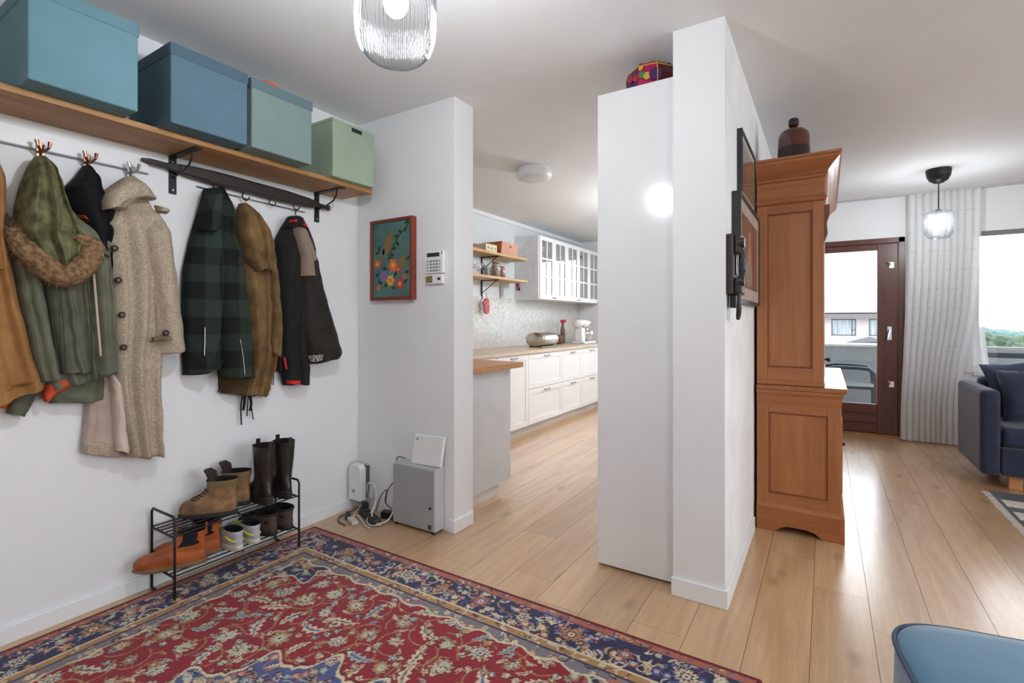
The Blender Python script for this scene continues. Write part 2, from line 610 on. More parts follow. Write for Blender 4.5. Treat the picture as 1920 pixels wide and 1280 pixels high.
for ya in (0.06, 2.03):
    MB().box(RW + 0.085, RW + 0.093, ya, ya + 1.91, 0.81, 2.09).build('pane', win_glass, w2)
w3 = thing('added_kitchen_window', (-1.72, KE + 0.1, 0.9), 'white framed kitchen window added out of view in the end wall', 'window', kind='structure')  # out of view, put in and enlarged to brighten the kitchen
f = MB().box(-2.75, -0.7, KE + 0.05, KE + 0.13, 0.9, 0.96).box(-2.75, -0.7, KE + 0.05, KE + 0.13, 2.24, 2.3)
f.box(-2.75, -2.69, KE + 0.05, KE + 0.13, 0.9, 2.3).box(-0.76, -0.7, KE + 0.05, KE + 0.13, 0.9, 2.3)
f.build('window_frame', trim_m, w3)
MB().box(-2.69, -0.76, KE + 0.08, KE + 0.088, 0.96, 2.24).build('pane', win_glass, w3)

# ------------------------------------------------------------------ curtains
m, nt, p, out = nt_new('sheer_curtain')
tcn = nt.nodes.new('ShaderNodeTexCoord')
sp = nt.nodes.new('ShaderNodeSeparateXYZ')
nt.links.new(tcn.outputs['Object'], sp.inputs[0])
fz = math_n(nt, 'FRACT', math_n(nt, 'MULTIPLY', sp.outputs[2], 5.3))
line = math_n(nt, 'LESS_THAN', fz, 0.03)
nz = N(nt, 'ShaderNodeTexNoise', Scale=60.0, Detail=1)
nt.links.new(tcn.outputs['Object'], nz.inputs['Vector'])
dash = math_n(nt, 'MULTIPLY', line, math_n(nt, 'GREATER_THAN', nz.outputs['Fac'], 0.56))
cc = mixc(nt, dash, srgb(244, 244, 244), srgb(204, 204, 206))
nt.nodes.remove(p)
df, tl, tp = nt.nodes.new('ShaderNodeBsdfDiffuse'), nt.nodes.new('ShaderNodeBsdfTranslucent'), nt.nodes.new('ShaderNodeBsdfTransparent')
nt.links.new(cc, df.inputs['Color'])
nt.links.new(cc, tl.inputs['Color'])
m1, m2 = nt.nodes.new('ShaderNodeMixShader'), nt.nodes.new('ShaderNodeMixShader')
m1.inputs[0].default_value = 0.4
m2.inputs[0].default_value = 0.2
nt.links.new(df.outputs[0], m1.inputs[1])
nt.links.new(tl.outputs[0], m1.inputs[2])
nt.links.new(m1.outputs[0], m2.inputs[1])
nt.links.new(tp.outputs[0], m2.inputs[2])
nt.links.new(m2.outputs[0], out.inputs['Surface'])
sheer = m


def curtain(rows, Y, nf, amp, seed, label, nu=150, nv=50):
    """rows: (z, x_left, x_right)"""
    mb = MB()
    V = []
    Pl = [Vector((r[1], 0, r[0])) for r in rows]
    Pr = [Vector((r[2], 0, r[0])) for r in rows]
    for j in range(nv + 1):
        t = j / nv
        a, b = cat_rom(Pl, t), cat_rom(Pr, t)
        for i in range(nu + 1):
            u = i / nu
            q = lerp(a, b, u)
            ph = 2 * math.pi * nf * u + 0.8 * math.sin(u * 9 + seed) + 0.5 * noise.noise(Vector((u * 4, t * 2, seed)))
            y = Y + amp * math.sin(ph) * (0.55 + 0.45 * t) + 0.01 * noise.noise(Vector((u * 7, t * 5, seed + 3)))
            V.append((q.x + 0.35 * amp * math.cos(ph), y, q.z))
    Fc = []
    for j in range(nv):
        for i in range(nu):
            a = j * (nu + 1) + i
            Fc.append((a, a + 1, a + nu + 2, a + nu + 1))
    mb.add(V, Fc)
    t = thing('curtain', (0.95, Y, 0.02), label, 'curtain')
    mb.build('curtain_cloth', sheer, t, smooth=True)
    return t


curtain([(2.485, 0.70, 1.24), (1.9, 0.70, 1.235), (1.3, 0.68, 1.20), (0.8, 0.665, 1.12), (0.4, 0.65, 1.09), (0.02, 0.645, 1.085)], LF - 0.10, 10, 0.042, 1.0,
        'white sheer curtain with grey dash lines hanging between balcony door and window')
curtain([(2.08, 1.13, 1.24), (1.5, 1.12, 1.26), (1.0, 1.08, 1.30), (0.72, 1.05, 1.33)], LF - 0.045, 4, 0.012, 5.0,
        'narrow sheer curtain edge drawn sideways over the window behind the sofa', nu=60)
MB().box(PB + 0.05, RW - 0.2, LF - 0.12, LF - 0.09, ZC - 0.014, ZC - 0.001).build('curtain_rail', M('rail_grey', srgb(190, 190, 190), 0.4), None,
      label='thin ceiling curtain rail along the window wall', cat='curtain rail')

# ------------------------------------------------------------------ outside: balcony and neighbourhood
bal_m = M('balcony_render', srgb(140, 148, 152), 0.7, bump=0.15, bscale=60, vscale=3)
MB().box(-2.0, 5.5, LF + 0.21, 8.32, -0.3, -0.05).build('balcony_deck', M('deck_concrete', srgb(124, 126, 128), 0.8), None, label='grey concrete balcony floor beyond the glass door',
    cat='balcony', kind='structure')
pt = thing('balcony_parapet', (1.5, 8.25, -0.05), 'pale rendered balcony parapet with a light capping beyond the glass', 'parapet', kind='structure')
MB().box(-2.0, 1.30, 8.2, 8.32, -0.05, 0.87).build('parapet_wall', bal_m, pt)
MB().box(-2.0, 1.32, 8.18, 8.34, 0.87, 0.905).build('capping', M('capping_white', srgb(190, 190, 188), 0.5), pt, bevel=0.006)
MB().box(1.32, 5.5, 8.2, 8.32, 0.835, 0.905).build('top_beam', bal_m, pt)
MB().box(1.32, 5.5, 8.24, 8.28, 0.775, 0.835).build('shadow_gap', M('slate_band', srgb(46, 54, 66), 0.5), pt)
MB().box(1.32, 5.5, 8.2, 8.32, -0.05, 0.775).build('lower_panel', bal_m, pt)

rattan = M('grey_rattan', srgb(66, 72, 80), 0.6, col2=srgb(44, 50, 57), vscale=60, bump=0.4, bscale=120)
bc = thing('balcony_chair', (0.25, 7.45, -0.05), 'grey woven balcony armchair beyond the glass door', 'chair')
for yy in (7.22, 7.70):
    MB().tube([(-0.05, yy, 0.62), (0.1, yy, 0.66), (0.3, yy, 0.66), (0.43, yy, 0.65), (0.485, yy, 0.60), (0.50, yy, 0.5), (0.505, yy, 0.2), (0.51, yy, -0.05)], 0.022, 8).build('arm_and_leg', rattan, bc, smooth=True)
    MB().tube([(-0.10, yy, 0.92), (-0.02, yy, 0.62), (0.02, yy, 0.4), (-0.05, yy, -0.05)], 0.02, 8).build('rear_leg', rattan, bc, smooth=True)
MB().box(0.0, 0.50, 7.22, 7.70, 0.405, 0.445).build('seat', rattan, bc, bevel=0.012)
MB().poly([(-0.11, 7.24, 0.93), (-0.075, 7.24, 0.93), (0.045, 7.24, 0.44), (0.01, 7.24, 0.44)], (0, 0.44, 0)).build('backrest', rattan, bc, bevel=0.008)

ground_m = M('land_haze_tint', srgb(112, 122, 116), 0.9, col2=srgb(96, 110, 106), vscale=0.05)  # pale grey green stands in for haze over the land
MB().box(-700, 700, 10, 1400, -12.0, -9.0).build('ground', ground_m, None, label='low land with haze put into its colour stretching away below the balcony', cat='ground', kind='structure')
nb = thing('apartment_building', (2.0, 33, -9), 'pale pink building with grey eave and curtained windows across from the balcony', 'building')
pinkw = M('pink_render', srgb(158, 148, 145), 0.8, vscale=0.6)
NY = 30.0
MB().box(-14, 4.6, NY, NY + 10, -9, 1.42).build('wall', pinkw, nb)
MB().box(-14.5, 5.1, NY - 0.5, NY + 0.3, 1.36, 1.66).build('eave', M('eave_brown', srgb(78, 70, 73), 0.6), nb)
MB().poly([(-14.5, NY - 0.5, 1.66), (-14.5, NY + 6.5, 2.75), (-14.5, NY + 6.5, 2.60), (-14.5, NY - 0.5, 1.60)], (19.6, 0, 0)).build('roof', M('pale_roof', srgb(150, 148, 147), 0.6, vscale=1), nb)
wgl = M('far_window_glass', srgb(72, 84, 92), 0.3, col2=srgb(140, 146, 148), vscale=5, stretch=(3, 1, 0.1))
wfr = M('far_window_frame', srgb(44, 47, 53), 0.5)
for (xa, xb_, split) in ((0.25, 1.27, 0.82), (1.80, 2.95, 0.6), (-1.6, -0.4, 0.7), (3.3, 4.3, 0.6)):
    wf = MB()
    z0, z1, t_ = 0.52, 1.345, 0.045
    wf.box(xa, xb_, NY - 0.03, NY + 0.02, z0, z0 + t_).box(xa, xb_, NY - 0.03, NY + 0.02, z1 - t_, z1)
    xm = lerp(xa, xb_, split)
    for q in (xa, xm, xb_ - t_):
        wf.box(q, q + t_, NY - 0.03, NY + 0.02, z0, z1)
    wf.box(xm, xb_, NY - 0.03, NY + 0.02, 0.78, 0.78 + t_)
    wo = wf.build('window', wfr, nb)
    MB().box(xa + 0.02, xb_ - 0.02, NY - 0.012, NY + 0.01, z0 + 0.02, z1 - 0.02).build('pane', wgl, wo)
g = MB()
ga, gb, gc = at_y(1585, 642, 16), at_y(1665, 641, 16), at_y(1631, 631, 16)
g.poly([ga, gb, gc], (0, 3, 0))
gr = thing('shed', (gc.x, 17.5, -9), 'small dark gabled shed roof just above the parapet', 'shed')
g.build('roof', M('dark_shingle', srgb(66, 65, 68), 0.7), gr)
MB().box(ga.x + 0.1, gb.x - 0.1, 16.05, 18.9, -9, ga.z).build('wall', pinkw, gr)
leaf_ms = [M('foliage_green', srgb(60, 80, 54), 0.8, col2=srgb(34, 54, 38), vscale=3), M('foliage_haze_tint', srgb(84, 108, 104), 0.8, col2=srgb(60, 86, 84), vscale=3),  # teal foliage has distance haze mixed into its green
           M('foliage_brown', srgb(82, 66, 58), 0.8, col2=srgb(56, 48, 40), vscale=3)]


def blob_tree(c, r, mat, seed, label):
    rr = random.Random(seed)
    t = thing('tree', (c[0], c[1], -9), label, 'tree', 'trees beyond the balcony')
    mb = MB()
    for k in range(9):
        o = Vector((rr.uniform(-1, 1) * r * 0.6, rr.uniform(-1, 1) * r * 0.6, rr.uniform(-0.6, 0.35) * r))
        q = r * rr.uniform(0.4, 0.65)
        R = []
        for a in range(1, 7):
            ph = math.pi * a / 7
            ring = []
            for b in range(9):
                th = 2 * math.pi * b / 9
                d = Vector((math.sin(ph) * math.cos(th), math.sin(ph) * math.sin(th), math.cos(ph)))
                ring.append(Vector(c) + o + d * q * (1 + 0.35 * noise.noise(d * 3 + Vector((seed, k, 0)))))
            R.append(ring)
        mb.rings(R, True, True)
    mb.build('crown', mat, t)
    MB().cyl((c[0], c[1], -9), (c[0], c[1], c[2]), 0.12 * r).build('trunk', M('bark', srgb(96, 78, 64), 0.9), t)


for i, (pxx, pyy, Y, r, mi) in enumerate([(1856, 636, 48, 1.0, 1), (1877, 637, 55, 1.0, 1), (1893, 638, 52, 0.9, 1), (1908, 637, 58, 1.0, 1), (1924, 638, 66, 1.1, 1),
                                          (1862, 645, 30, 0.7, 0), (1878, 646, 34, 0.6, 0), (1893, 645, 27, 0.5, 0), (1920, 648, 24, 0.45, 0), (1849, 642, 40, 0.4, 2), (1838, 634, 60, 0.8, 1)]):
    q = at_y(pxx, pyy, Y)
    blob_tree((q.x, q.y, q.z), r, leaf_ms[mi], i + 3, ['green leafy tree just beyond the balcony parapet', 'distant tree with haze put into its blue green colour', 'brown leaved tree beyond the balcony parapet'][mi])

# ------------------------------------------------------------------ lamps


def ribbed_lamp(loc_xy, label, power, group=None):
    x, y = loc_xy
    t = thing('ceiling_lamp', (x, y, ZC), label, 'lamp', group)
    zb = 1.925
    prof = [(0.012, 0.0), (0.045, 0.004), (0.075, 0.018), (0.096, 0.042), (0.106, 0.075), (0.109, 0.11), (0.109, 0.17), (0.106, 0.215), (0.09, 0.25), (0.062, 0.272)]
    g = MB()
    g.lathe(prof, (x, y, zb), 432, True, False, rib=0.03, nrib=54)
    g.build('glass_shade', lamp_glass, t, smooth=True)
    MB().lathe([(0.0, 0.275), (0.064, 0.275), (0.066, 0.262), (0.066, 0.30), (0.02, 0.315), (0.008, 0.32)], (x, y, zb), 32).build('shade_cap', black_metal, t, smooth=False)
    MB().cyl((x, y, zb + 0.31), (x, y, ZC - 0.03), 0.006, 8).build('cord', black_metal, t)
    MB().lathe([(0.0, -0.035), (0.05, -0.034), (0.058, -0.02), (0.058, 0.0)], (x, y, ZC), 28).build('ceiling_rose', black_metal, t, smooth=False)
    b = MB()
    R = [[(x + 0.034 * math.sin(a) * math.cos(2 * math.pi * k / 14), y + 0.034 * math.sin(a) * math.sin(2 * math.pi * k / 14), zb + 0.17 - 0.04 * math.cos(a)) for k in range(14)]
         for a in [math.pi * (i + 0.3) / 8 for i in range(8)]]
    b.rings(R, True, True)
    b.build('bulb', emit('bulb_glow', (0.90, 0.955, 1.0), power), t, smooth=True)
    return t


ribbed_lamp((-1.01, 1.0), 'clear ribbed glass pendant lamp lit above the patterned rug', LAMP_HALL)
ribbed_lamp((1.3, -0.7), 'added ribbed glass pendant lamp, unseen fill light at the rear wall side of the room', LAMP_FILL)  # unseen copy of the hall pendant, added as fill light
ribbed_lamp((2.6, 2.3), 'added ribbed glass pendant lamp, unseen fill light beside the added side wall window', LAMP_FILL)  # another unseen pendant copy, added to lift the room light

kl = thing('ceiling_light', (-2.09, 3.67, ZC), 'round flat white ceiling light in the kitchen', 'lamp')
MB().lathe([(0.0, 0), (0.135, 0), (0.14, -0.02), (0.14, -0.03)], (-2.09, 3.67, ZC), 40, False, False).build('base_ring', white_plastic, kl, smooth=False)
MB().lathe([(0.148, -0.022), (0.152, -0.05), (0.145, -0.075), (0.11, -0.092), (0.05, -0.098), (0.001, -0.099)], (-2.09, 3.67, ZC), 40, False, True).build('diffuser', M('opal_diffuser', srgb(226, 226, 226), 0.35), kl, smooth=True)
# second kitchen light, added out of view to brighten the kitchen
kl2 = thing('fill_globe', (-1.2, 5.2, ZC), 'added opal globe lamp, unseen fill light above the far end of the kitchen', 'lamp')
MB().lathe([(0.0, 0), (0.05, 0), (0.05, -0.025), (0.0, -0.03)], (-1.2, 5.2, ZC), 24).build('ceiling_rose', white_plastic, kl2)
MB().cyl((-1.2, 5.2, ZC - 0.02), (-1.2, 5.2, 2.24), 0.005, 8).build('cord', white_plastic, kl2)
MB().rings([[(-1.2 + 0.11 * math.sin(q) * math.cos(2 * math.pi * k / 24), 5.2 + 0.11 * math.sin(q) * math.sin(2 * math.pi * k / 24), 2.14 - 0.11 * math.cos(q)) for k in range(24)]
            for q in [math.pi * (i + 0.2) / 12.4 for i in range(13)]]).build('globe', emit('opal_glow', (0.90, 0.955, 1.0), LAMP_KITCHEN_FILL), kl2, smooth=True)

lx, ly = 0.81, 5.50
lp = thing('pendant_lamp', (lx, ly, ZC), 'small glass pendant lamp with black canopy in front of the curtain', 'lamp')
MB().lathe([(0.0, -0.118), (0.03, -0.116), (0.062, -0.095), (0.08, -0.06), (0.086, -0.02), (0.086, 0.0), (0.0, 0.0)], (lx, ly, ZC), 32).build('canopy', black_metal, lp, smooth=False)
MB().cyl((lx, ly, ZC - 0.11), (lx, ly, 2.15), 0.004, 8).build('cord', black_metal, lp)
MB().lathe([(0.0, 2.165), (0.02, 2.162), (0.024, 2.12), (0.022, 2.105), (0.0, 2.104)], (lx, ly, 0), 20).build('socket', M('socket_grey', srgb(150, 150, 152), 0.4), lp)
sh = MB().lathe([(0.02, 2.14), (0.09, 2.138), (0.103, 2.12), (0.104, 2.03), (0.092, 1.95), (0.07, 1.918), (0.06, 1.915)], (lx, ly, 0), 10)
sh.lathe([(0.10, 2.12), (0.10, 2.03), (0.089, 1.952), (0.069, 1.922)], (lx, ly, 0), 10)
frost = lamp_glass.copy()
frost.name = 'frosted_faceted_glass'
for n_ in frost.node_tree.nodes:
    if n_.type == 'MIX_SHADER' and n_.inputs[0].default_value < 0.01 and not n_.inputs[0].links:
        n_.inputs[0].default_value = 0.012
sh.build('glass_shade', frost, lp)
b = MB().rings([[(lx + 0.028 * math.sin(a) * math.cos(2 * math.pi * k / 14), ly + 0.028 * math.sin(a) * math.sin(2 * math.pi * k / 14), 2.05 - 0.04 * math.cos(a)) for k in range(14)]
                for a in [math.pi * (i + 0.3) / 8 for i in range(8)]], True, True)
b.build('bulb', emit('living_bulb_glow', (0.91, 0.96, 1.0), LAMP_LIVING), lp, smooth=True)

# ------------------------------------------------------------------ wall shelf with storage boxes
ZS = 2.012
ws = thing('wall_shelf', (-2.47, 1.1, 1.99), 'long oak wall shelf on black iron brackets above the coats', 'shelf')
MB().box(WL + 0.002, -2.335, -0.6, 2.115, 1.988, ZS).build('board', shelf_wood, ws, bevel=0.002)
for yb in (1.138, 1.925, 0.05):
    b = MB()
    w = 0.016
    b.box(WL + 0.001, WL + 0.006, yb - w, yb + w, 1.812, 1.982)
    b.box(WL + 0.001, -2.365, yb - w, yb + w, 1.982, 1.9875)
    b.tube([(-2.42, yb, 1.983), (-2.425, yb, 1.955), (-2.45, yb, 1.925), (-2.52, yb, 1.90), (WL + 0.004, yb, 1.888)], 0.0045, 6)
    br = b.build('bracket', black_metal, ws)
    for z in (1.83, 1.96):
        MB().cyl((WL + 0.006, yb, z), (WL + 0.009, yb, z), 0.005, 8).build('screw', steel, br)


def felt(name, c):
    return M(name, c, 0.85, col2=tuple(x * 0.9 for x in c), vscale=7, bump=0.1, bscale=260)


def storage_box(y0, y1, xf, h, lidh, mat, lidmat, label, slot=False):
    x0 = WL + 0.012
    t = thing('storage_box', ((x0 + xf) / 2, (y0 + y1) / 2, ZS), label, 'box', 'storage boxes on the wall shelf')
    MB().box(x0 + 0.004, xf - 0.004, y0 + 0.004, y1 - 0.004, ZS, ZS + h - 0.004).build('body', mat, t, bevel=0.006)
    if slot:
        MB().box(x0, xf, y0, y1, ZS + h - lidh, ZS + h).build('lid', lidmat, t, bevel=0.003)
        ym = lerp(y0, y1, 0.55)
        MB().box(xf - 0.006, xf + 0.0008, ym - 0.035, ym + 0.035, ZS + h - lidh - 0.022, ZS + h - lidh - 0.002).build('handle_slot', dark_plastic, t)
    else:
        MB().box(x0, xf, y0, y1, ZS + h - lidh, ZS + h).build('lid', lidmat, t, bevel=0.006)
    return t


storage_box(0.537, 0.858, -2.222, 0.335, 0.05, felt('felt_teal', srgb(104, 142, 154)), felt('felt_teal_lid', srgb(100, 136, 148)), 'bright teal fabric storage box at the end of the row')
storage_box(0.962, 1.284, -2.222, 0.325, 0.05, felt('felt_blue', srgb(86, 114, 130)), felt('felt_blue_lid', srgb(76, 100, 116)), 'slate blue fabric storage box between teal and grey green boxes')
storage_box(1.296, 1.62, -2.222, 0.322, 0.05, felt('felt_greygreen', srgb(122, 140, 138)), felt('felt_grey_lid', srgb(96, 118, 124)), 'grey green fabric storage box with a darker lid')
storage_box(1.792, 2.095, -2.288, 0.325, 0.018, M('mint_metal', srgb(158, 174, 152), 0.4, vscale=3), M('mint_metal_lid', srgb(162, 178, 158), 0.4, vscale=3),
            'mint green box with a dark handle slot at the shelf end', slot=True)
q = at_x(503, 153, -2.25)
oc = MB()
oc.tube([(q.x - 0.05, q.y - 0.03, ZS + 0.332), (q.x - 0.02, q.y - 0.01, ZS + 0.34), (q.x + 0.01, q.y + 0.02, ZS + 0.335), (q.x + 0.005, q.y + 0.05, ZS + 0.33)], [0.006, 0.009, 0.009, 0.005], 8)
oc.build('orange_strap', M('orange_cloth', srgb(214, 98, 62), 0.7), None, smooth=True, label='bit of orange strap lying on the grey green box lid', cat='strap')

# ------------------------------------------------------------------ hook rails
hr = thing('hook_rail', (WL, 0.5, 1.88), 'white wall rail with double coat hooks below the shelf', 'hook rail')
MB().box(WL + 0.001, WL + 0.016, -0.6, 1.035, 1.882, 1.955).build('board', trim_m, hr, bevel=0.003)
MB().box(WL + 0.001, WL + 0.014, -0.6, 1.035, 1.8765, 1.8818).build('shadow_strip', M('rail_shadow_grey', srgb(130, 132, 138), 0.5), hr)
for (pxx, pyy, mt) in ((77, 283, copper), (165, 303, copper), (246, 322, steel), (-30, 262, copper)):
    c = at_x(pxx, pyy, WL + 0.03)
    y, z = c.y, c.z
    b = MB().box(WL + 0.016, WL + 0.022, y - 0.011, y + 0.011, z - 0.02, z + 0.035)
    for s in (-1, 1):
        b.tube([(WL + 0.02, y, z), (WL + 0.045, y + s * 0.006, z - 0.004), (WL + 0.058, y + s * 0.016, z + 0.012), (WL + 0.056, y + s * 0.02, z + 0.034)], [0.005, 0.005, 0.005, 0.007], 8)
    b.tube([(WL + 0.02, y, z - 0.01), (WL + 0.04, y, z - 0.03), (WL + 0.05, y, z - 0.022)], 0.004, 8)
    b.build('hook', mt, hr, smooth=False)

rk = thing('coat_rack', (WL + 0.03, 1.5, 1.9), 'dark tapered wooden coat bar with ring hooks between the brackets', 'coat rack')
R = []
A0, B0 = Vector((WL + 0.035, 1.0, 1.933)), Vector((WL + 0.035, 1.985, 1.905))
for t_, hh in ((0, 0.006), (0.015, 0.008), (0.03, 0.011), (0.10, 0.012), (0.105, 0.015), (0.2, 0.026), (0.32, 0.032), (0.7, 0.033), (0.85, 0.026), (0.9, 0.02), (0.905, 0.014), (0.98, 0.011), (1, 0.015)):
    p_ = lerp(A0, B0, t_)
    R.append([p_ + Vector((dx * min(hh, 0.02), 0, dz * hh)) for dx, dz in ((-1, -0.7), (-0.7, -1), (0.7, -1), (1, -0.7), (1, 0.7), (0.7, 1), (-0.7, 1), (-1, 0.7))])
MB().rings(R).build('bar', dark_wood, rk)
MB().tube([at_x(368, 349, WL + 0.012), at_x(470, 374, WL + 0.012), at_x(572, 398, WL + 0.012)], 0.0025, 6).build('wire_rod', steel, rk)
for (pxx, pyy) in ((406, 358), (461, 371), (511, 381), (556, 389)):
    c = at_x(pxx, pyy, WL + 0.045)
    y, z = c.y, c.z
    ring = [(WL + 0.045 + 0.004 * math.sin(a), y + 0.019 * math.cos(a), z + 0.008 + 0.019 * math.sin(a)) for a in [math.pi * (0.95 + 1.1 * k / 12) for k in range(13)]]
    b = MB().tube(ring, 0.0035, 6).tube([(WL + 0.045, y - 0.019, z + 0.006), (WL + 0.045, y - 0.012, z + 0.03)], 0.0035, 6)
    b.build('ring_hook', black_metal, rk, smooth=True)


# ------------------------------------------------------------------ garments
def fabric(name, c, c2=None, vs=8, bump=0.25, bs=220, rough=0.9, sheen=0.04, stretch=(1, 1, 1)):
    return M(name, c, rough, col2=c2, vscale=vs, bump=bump, bscale=bs, sheen=sheen, spec=0.2, stretch=stretch)


def drape(name, rows, mat, parent, xb=-2.585, depth=0.07, nf=3.0, amp=0.010, seed=0.0, nu=46, nv=64, e=2.6, top=0.25, wr=0.8, kind=None, label=None):
    """cloth panel hanging at the wall: rows of left and right edge points (photo pixels) mapped to the plane it hangs in"""
    xs = xb + 0.4 * depth
    Lp = [at_x(a[0], a[1], xs) for a, b in rows]
    Rp = [at_x(b[0], b[1], xs) for a, b in rows]
    Fr, Bk = [], []
    for j in range(nv + 1):
        v = j / nv
        k_ = v * (len(Lp) - 1)
        i_ = min(int(k_), len(Lp) - 2)
        a = lerp(cat_rom(Lp, v), lerp(Lp[i_], Lp[i_ + 1], k_ - i_), 0.65)
        b = lerp(cat_rom(Rp, v), lerp(Rp[i_], Rp[i_ + 1], k_ - i_), 0.65)
        tf = min(1.0, top + (1 - top) * v / 0.2) if v < 0.2 else 1.0
        for i in range(nu + 1):
            u = i / nu
            q = lerp(a, b, u)
            ed = max(0.0, 1 - abs(2 * u - 1) ** e) ** (1 / e)
            ph = 2 * math.pi * (nf * u + 0.35 * noise.noise(Vector((u * 2, v * 1.5, seed)))) + seed
            fo = 1.3 * amp * (math.sin(ph + 0.5 * math.sin(ph)) + 0.25 * math.sin(2.3 * ph + 1)) * ed * min(1, 0.3 + v * 1.6)
            rg = 1 - abs(noise.noise(Vector((q.y * 7 + 2 * q.z, q.z * 11, seed + 3)))) * 2.2
            wn = wr * amp * (1.1 * noise.noise(Vector((q.y * 9, q.z * 14, seed))) + 0.6 * rg + 0.5 * noise.noise(Vector((q.y * 26, q.z * 34, seed + 7)))) * ed
            x = xb + 0.008 + (depth - 0.008) * ed * tf + fo + wn
            Fr.append(Vector((x, q.y + 0.004 * noise.noise(Vector((v * 12, u * 3, seed))), q.z + 0.004 * math.sin(ph * 0.7) * (1 if j == nv else 0))))
            Bk.append(Vector((xb, q.y, q.z)))
    w = nu + 1
    n = len(Fr)
    fs = []
    for j in range(nv):
        for i in range(nu):
            a = j * w + i
            fs.append((a, a + w, a + w + 1, a + 1))
            fs.append((n + a, n + a + 1, n + a + w + 1, n + a + w))
    for i in range(nu):
        fs.append((i, i + 1, n + i + 1, n + i))
        a = nv * w + i
        fs.append((a + 1, a, n + a, n + a + 1))
    for j in range(nv):
        a = j * w
        fs.append((a + w, a, n + a, n + a + w))
        a = j * w + nu
        fs.append((a, a + w, n + a + w, n + a))
    return MB().add(Fr + Bk, fs).build(name, mat, parent, smooth=True, kind=kind, label=label)


def pxtube(name, pts, X, r, mat, parent, n=8, sm=10):
    P = [at_x(a, b, X if not isinstance(X, list) else X[i]) for i, (a, b) in enumerate(pts)]
    return MB().tube([cat_rom(P, k / sm) for k in range(sm + 1)], r, n).build(name, mat, parent, smooth=True)


def buttons(pts, X, r, mat, parent):
    for a, b in pts:
        c = at_x(a, b, X)
        mb = MB()
        prof = [(0.0, 0.003), (r * 0.55, 0.003), (r * 0.8, 0.006), (r, 0.004), (r, -0.006)]
        R = [[(c.x + h_, c.y + q * math.cos(2 * math.pi * k / 12), c.z + q * math.sin(2 * math.pi * k / 12)) for k in range(12)] for q, h_ in [(max(q, 0.0005), h_) for q, h_ in prof]]
        mb.rings(R)
        mb.build('button', mat, parent)


orange_l = fabric('orange_lining', srgb(206, 78, 40), rough=0.6)
# mustard canvas jacket
g = thing('jacket', (WL + 0.06, 0.45, 0.95), 'mustard brown canvas jacket hanging at the end of the white rail', 'jacket', 'coats on the wall')
canv = fabric('mustard_canvas', srgb(166, 122, 76), srgb(144, 102, 60))
drape('body', [((-45, 262), (-6, 288)), ((-70, 330), (12, 330)), ((-85, 420), (15, 430)), ((-90, 520), (30, 530)), ((-95, 630), (55, 625)), ((-100, 765), (86, 715)), ((-100, 785), (84, 726))],
      canv, g, depth=0.10, nf=2.2, amp=0.012, seed=2.0)
drape('pocket_flap', [((-18, 462), (10, 460)), ((-18, 480), (12, 480)), ((-16, 508), (14, 506))], fabric('mustard_dark', srgb(150, 104, 54)), g, xb=-2.50, depth=0.022, nf=1, amp=0.002, nv=10, nu=12)
drape('belt', [((-30, 400), (16, 398)), ((-30, 412), (17, 410)), ((-30, 424), (18, 420))], fabric('belt_brown', srgb(70, 48, 32)), g, xb=-2.51, depth=0.026, nf=1, amp=0.002, nv=8, nu=12)
drape('hem_seam', [((-90, 744), (80, 706)), ((-90, 748), (82, 709)), ((-90, 752), (83, 712))], fabric('mustard_seam', srgb(136, 92, 46)), g, xb=-2.545, depth=0.062, nf=2.2, amp=0.008, nv=5, seed=2.0)
drape('lining', [((-60, 735), (26, 735)), ((-60, 750), (22, 752)), ((-60, 765), (14, 764))], orange_l, g, xb=-2.585, depth=0.03, nf=1, amp=0.003, nv=8)

# olive parka
g = thing('parka', (WL + 0.06, 0.7, 0.95), 'olive green parka with fur trimmed hood hanging from the white rail', 'jacket', 'coats on the wall')
olive = fabric('olive_cotton', srgb(114, 116, 96), srgb(92, 95, 78))
olive2 = fabric('olive_cotton_dark', srgb(102, 104, 86), srgb(82, 85, 70))
fleece = fabric('green_fleece', srgb(120, 120, 84), srgb(76, 78, 52), vs=26, bump=0.6, bs=90)
drape('back_body', [((20, 405), (150, 395)), ((20, 450), (185, 450)), ((28, 520), (207, 500)), ((42, 600), (213, 600)), ((60, 680), (217, 660)), ((78, 735), (219, 697))], olive, g, depth=0.075, nf=4, amp=0.010, seed=4)
drape('tail', [((88, 690), (200, 690)), ((82, 722), (200, 720)), ((82, 745), (200, 742)), ((96, 757), (195, 750))], olive2, g, xb=-2.59, depth=0.05, nf=2, amp=0.006, nv=14)
drape('lining', [((92, 700), (165, 700)), ((84, 722), (150, 716)), ((80, 742), (105, 738)), ((84, 754), (90, 752))], orange_l, g, xb=-2.56, depth=0.035, nf=1, amp=0.003, nv=14)
drape('sleeve', [((22, 440), (62, 445)), ((24, 500), (78, 500)), ((36, 580), (86, 580)), ((55, 660), (100, 650)), ((70, 718), (112, 706))], olive, g, xb=-2.56, depth=0.085, nf=1.4, amp=0.008, seed=1.5)
drape('front_panel', [((78, 490), (150, 490)), ((84, 560), (158, 550)), ((100, 640), (166, 630)), ((112, 702), (172, 696))], olive2, g, xb=-2.55, depth=0.075, nf=1.5, amp=0.006, seed=9)
drape('placket', [((150, 415), (172, 440)), ((160, 480), (205, 480)), ((166, 560), (212, 560)), ((170, 640), (216, 640)), ((174, 704), (218, 697))], olive, g, xb=-2.55, depth=0.085, nf=2, amp=0.006, seed=3)
drape('cuff', [((28, 700), (76, 716)), ((22, 735), (72, 735)), ((16, 760), (56, 765)), ((14, 776), (46, 780))], olive2, g, xb=-2.595, depth=0.05, nf=1, amp=0.004, nv=16)
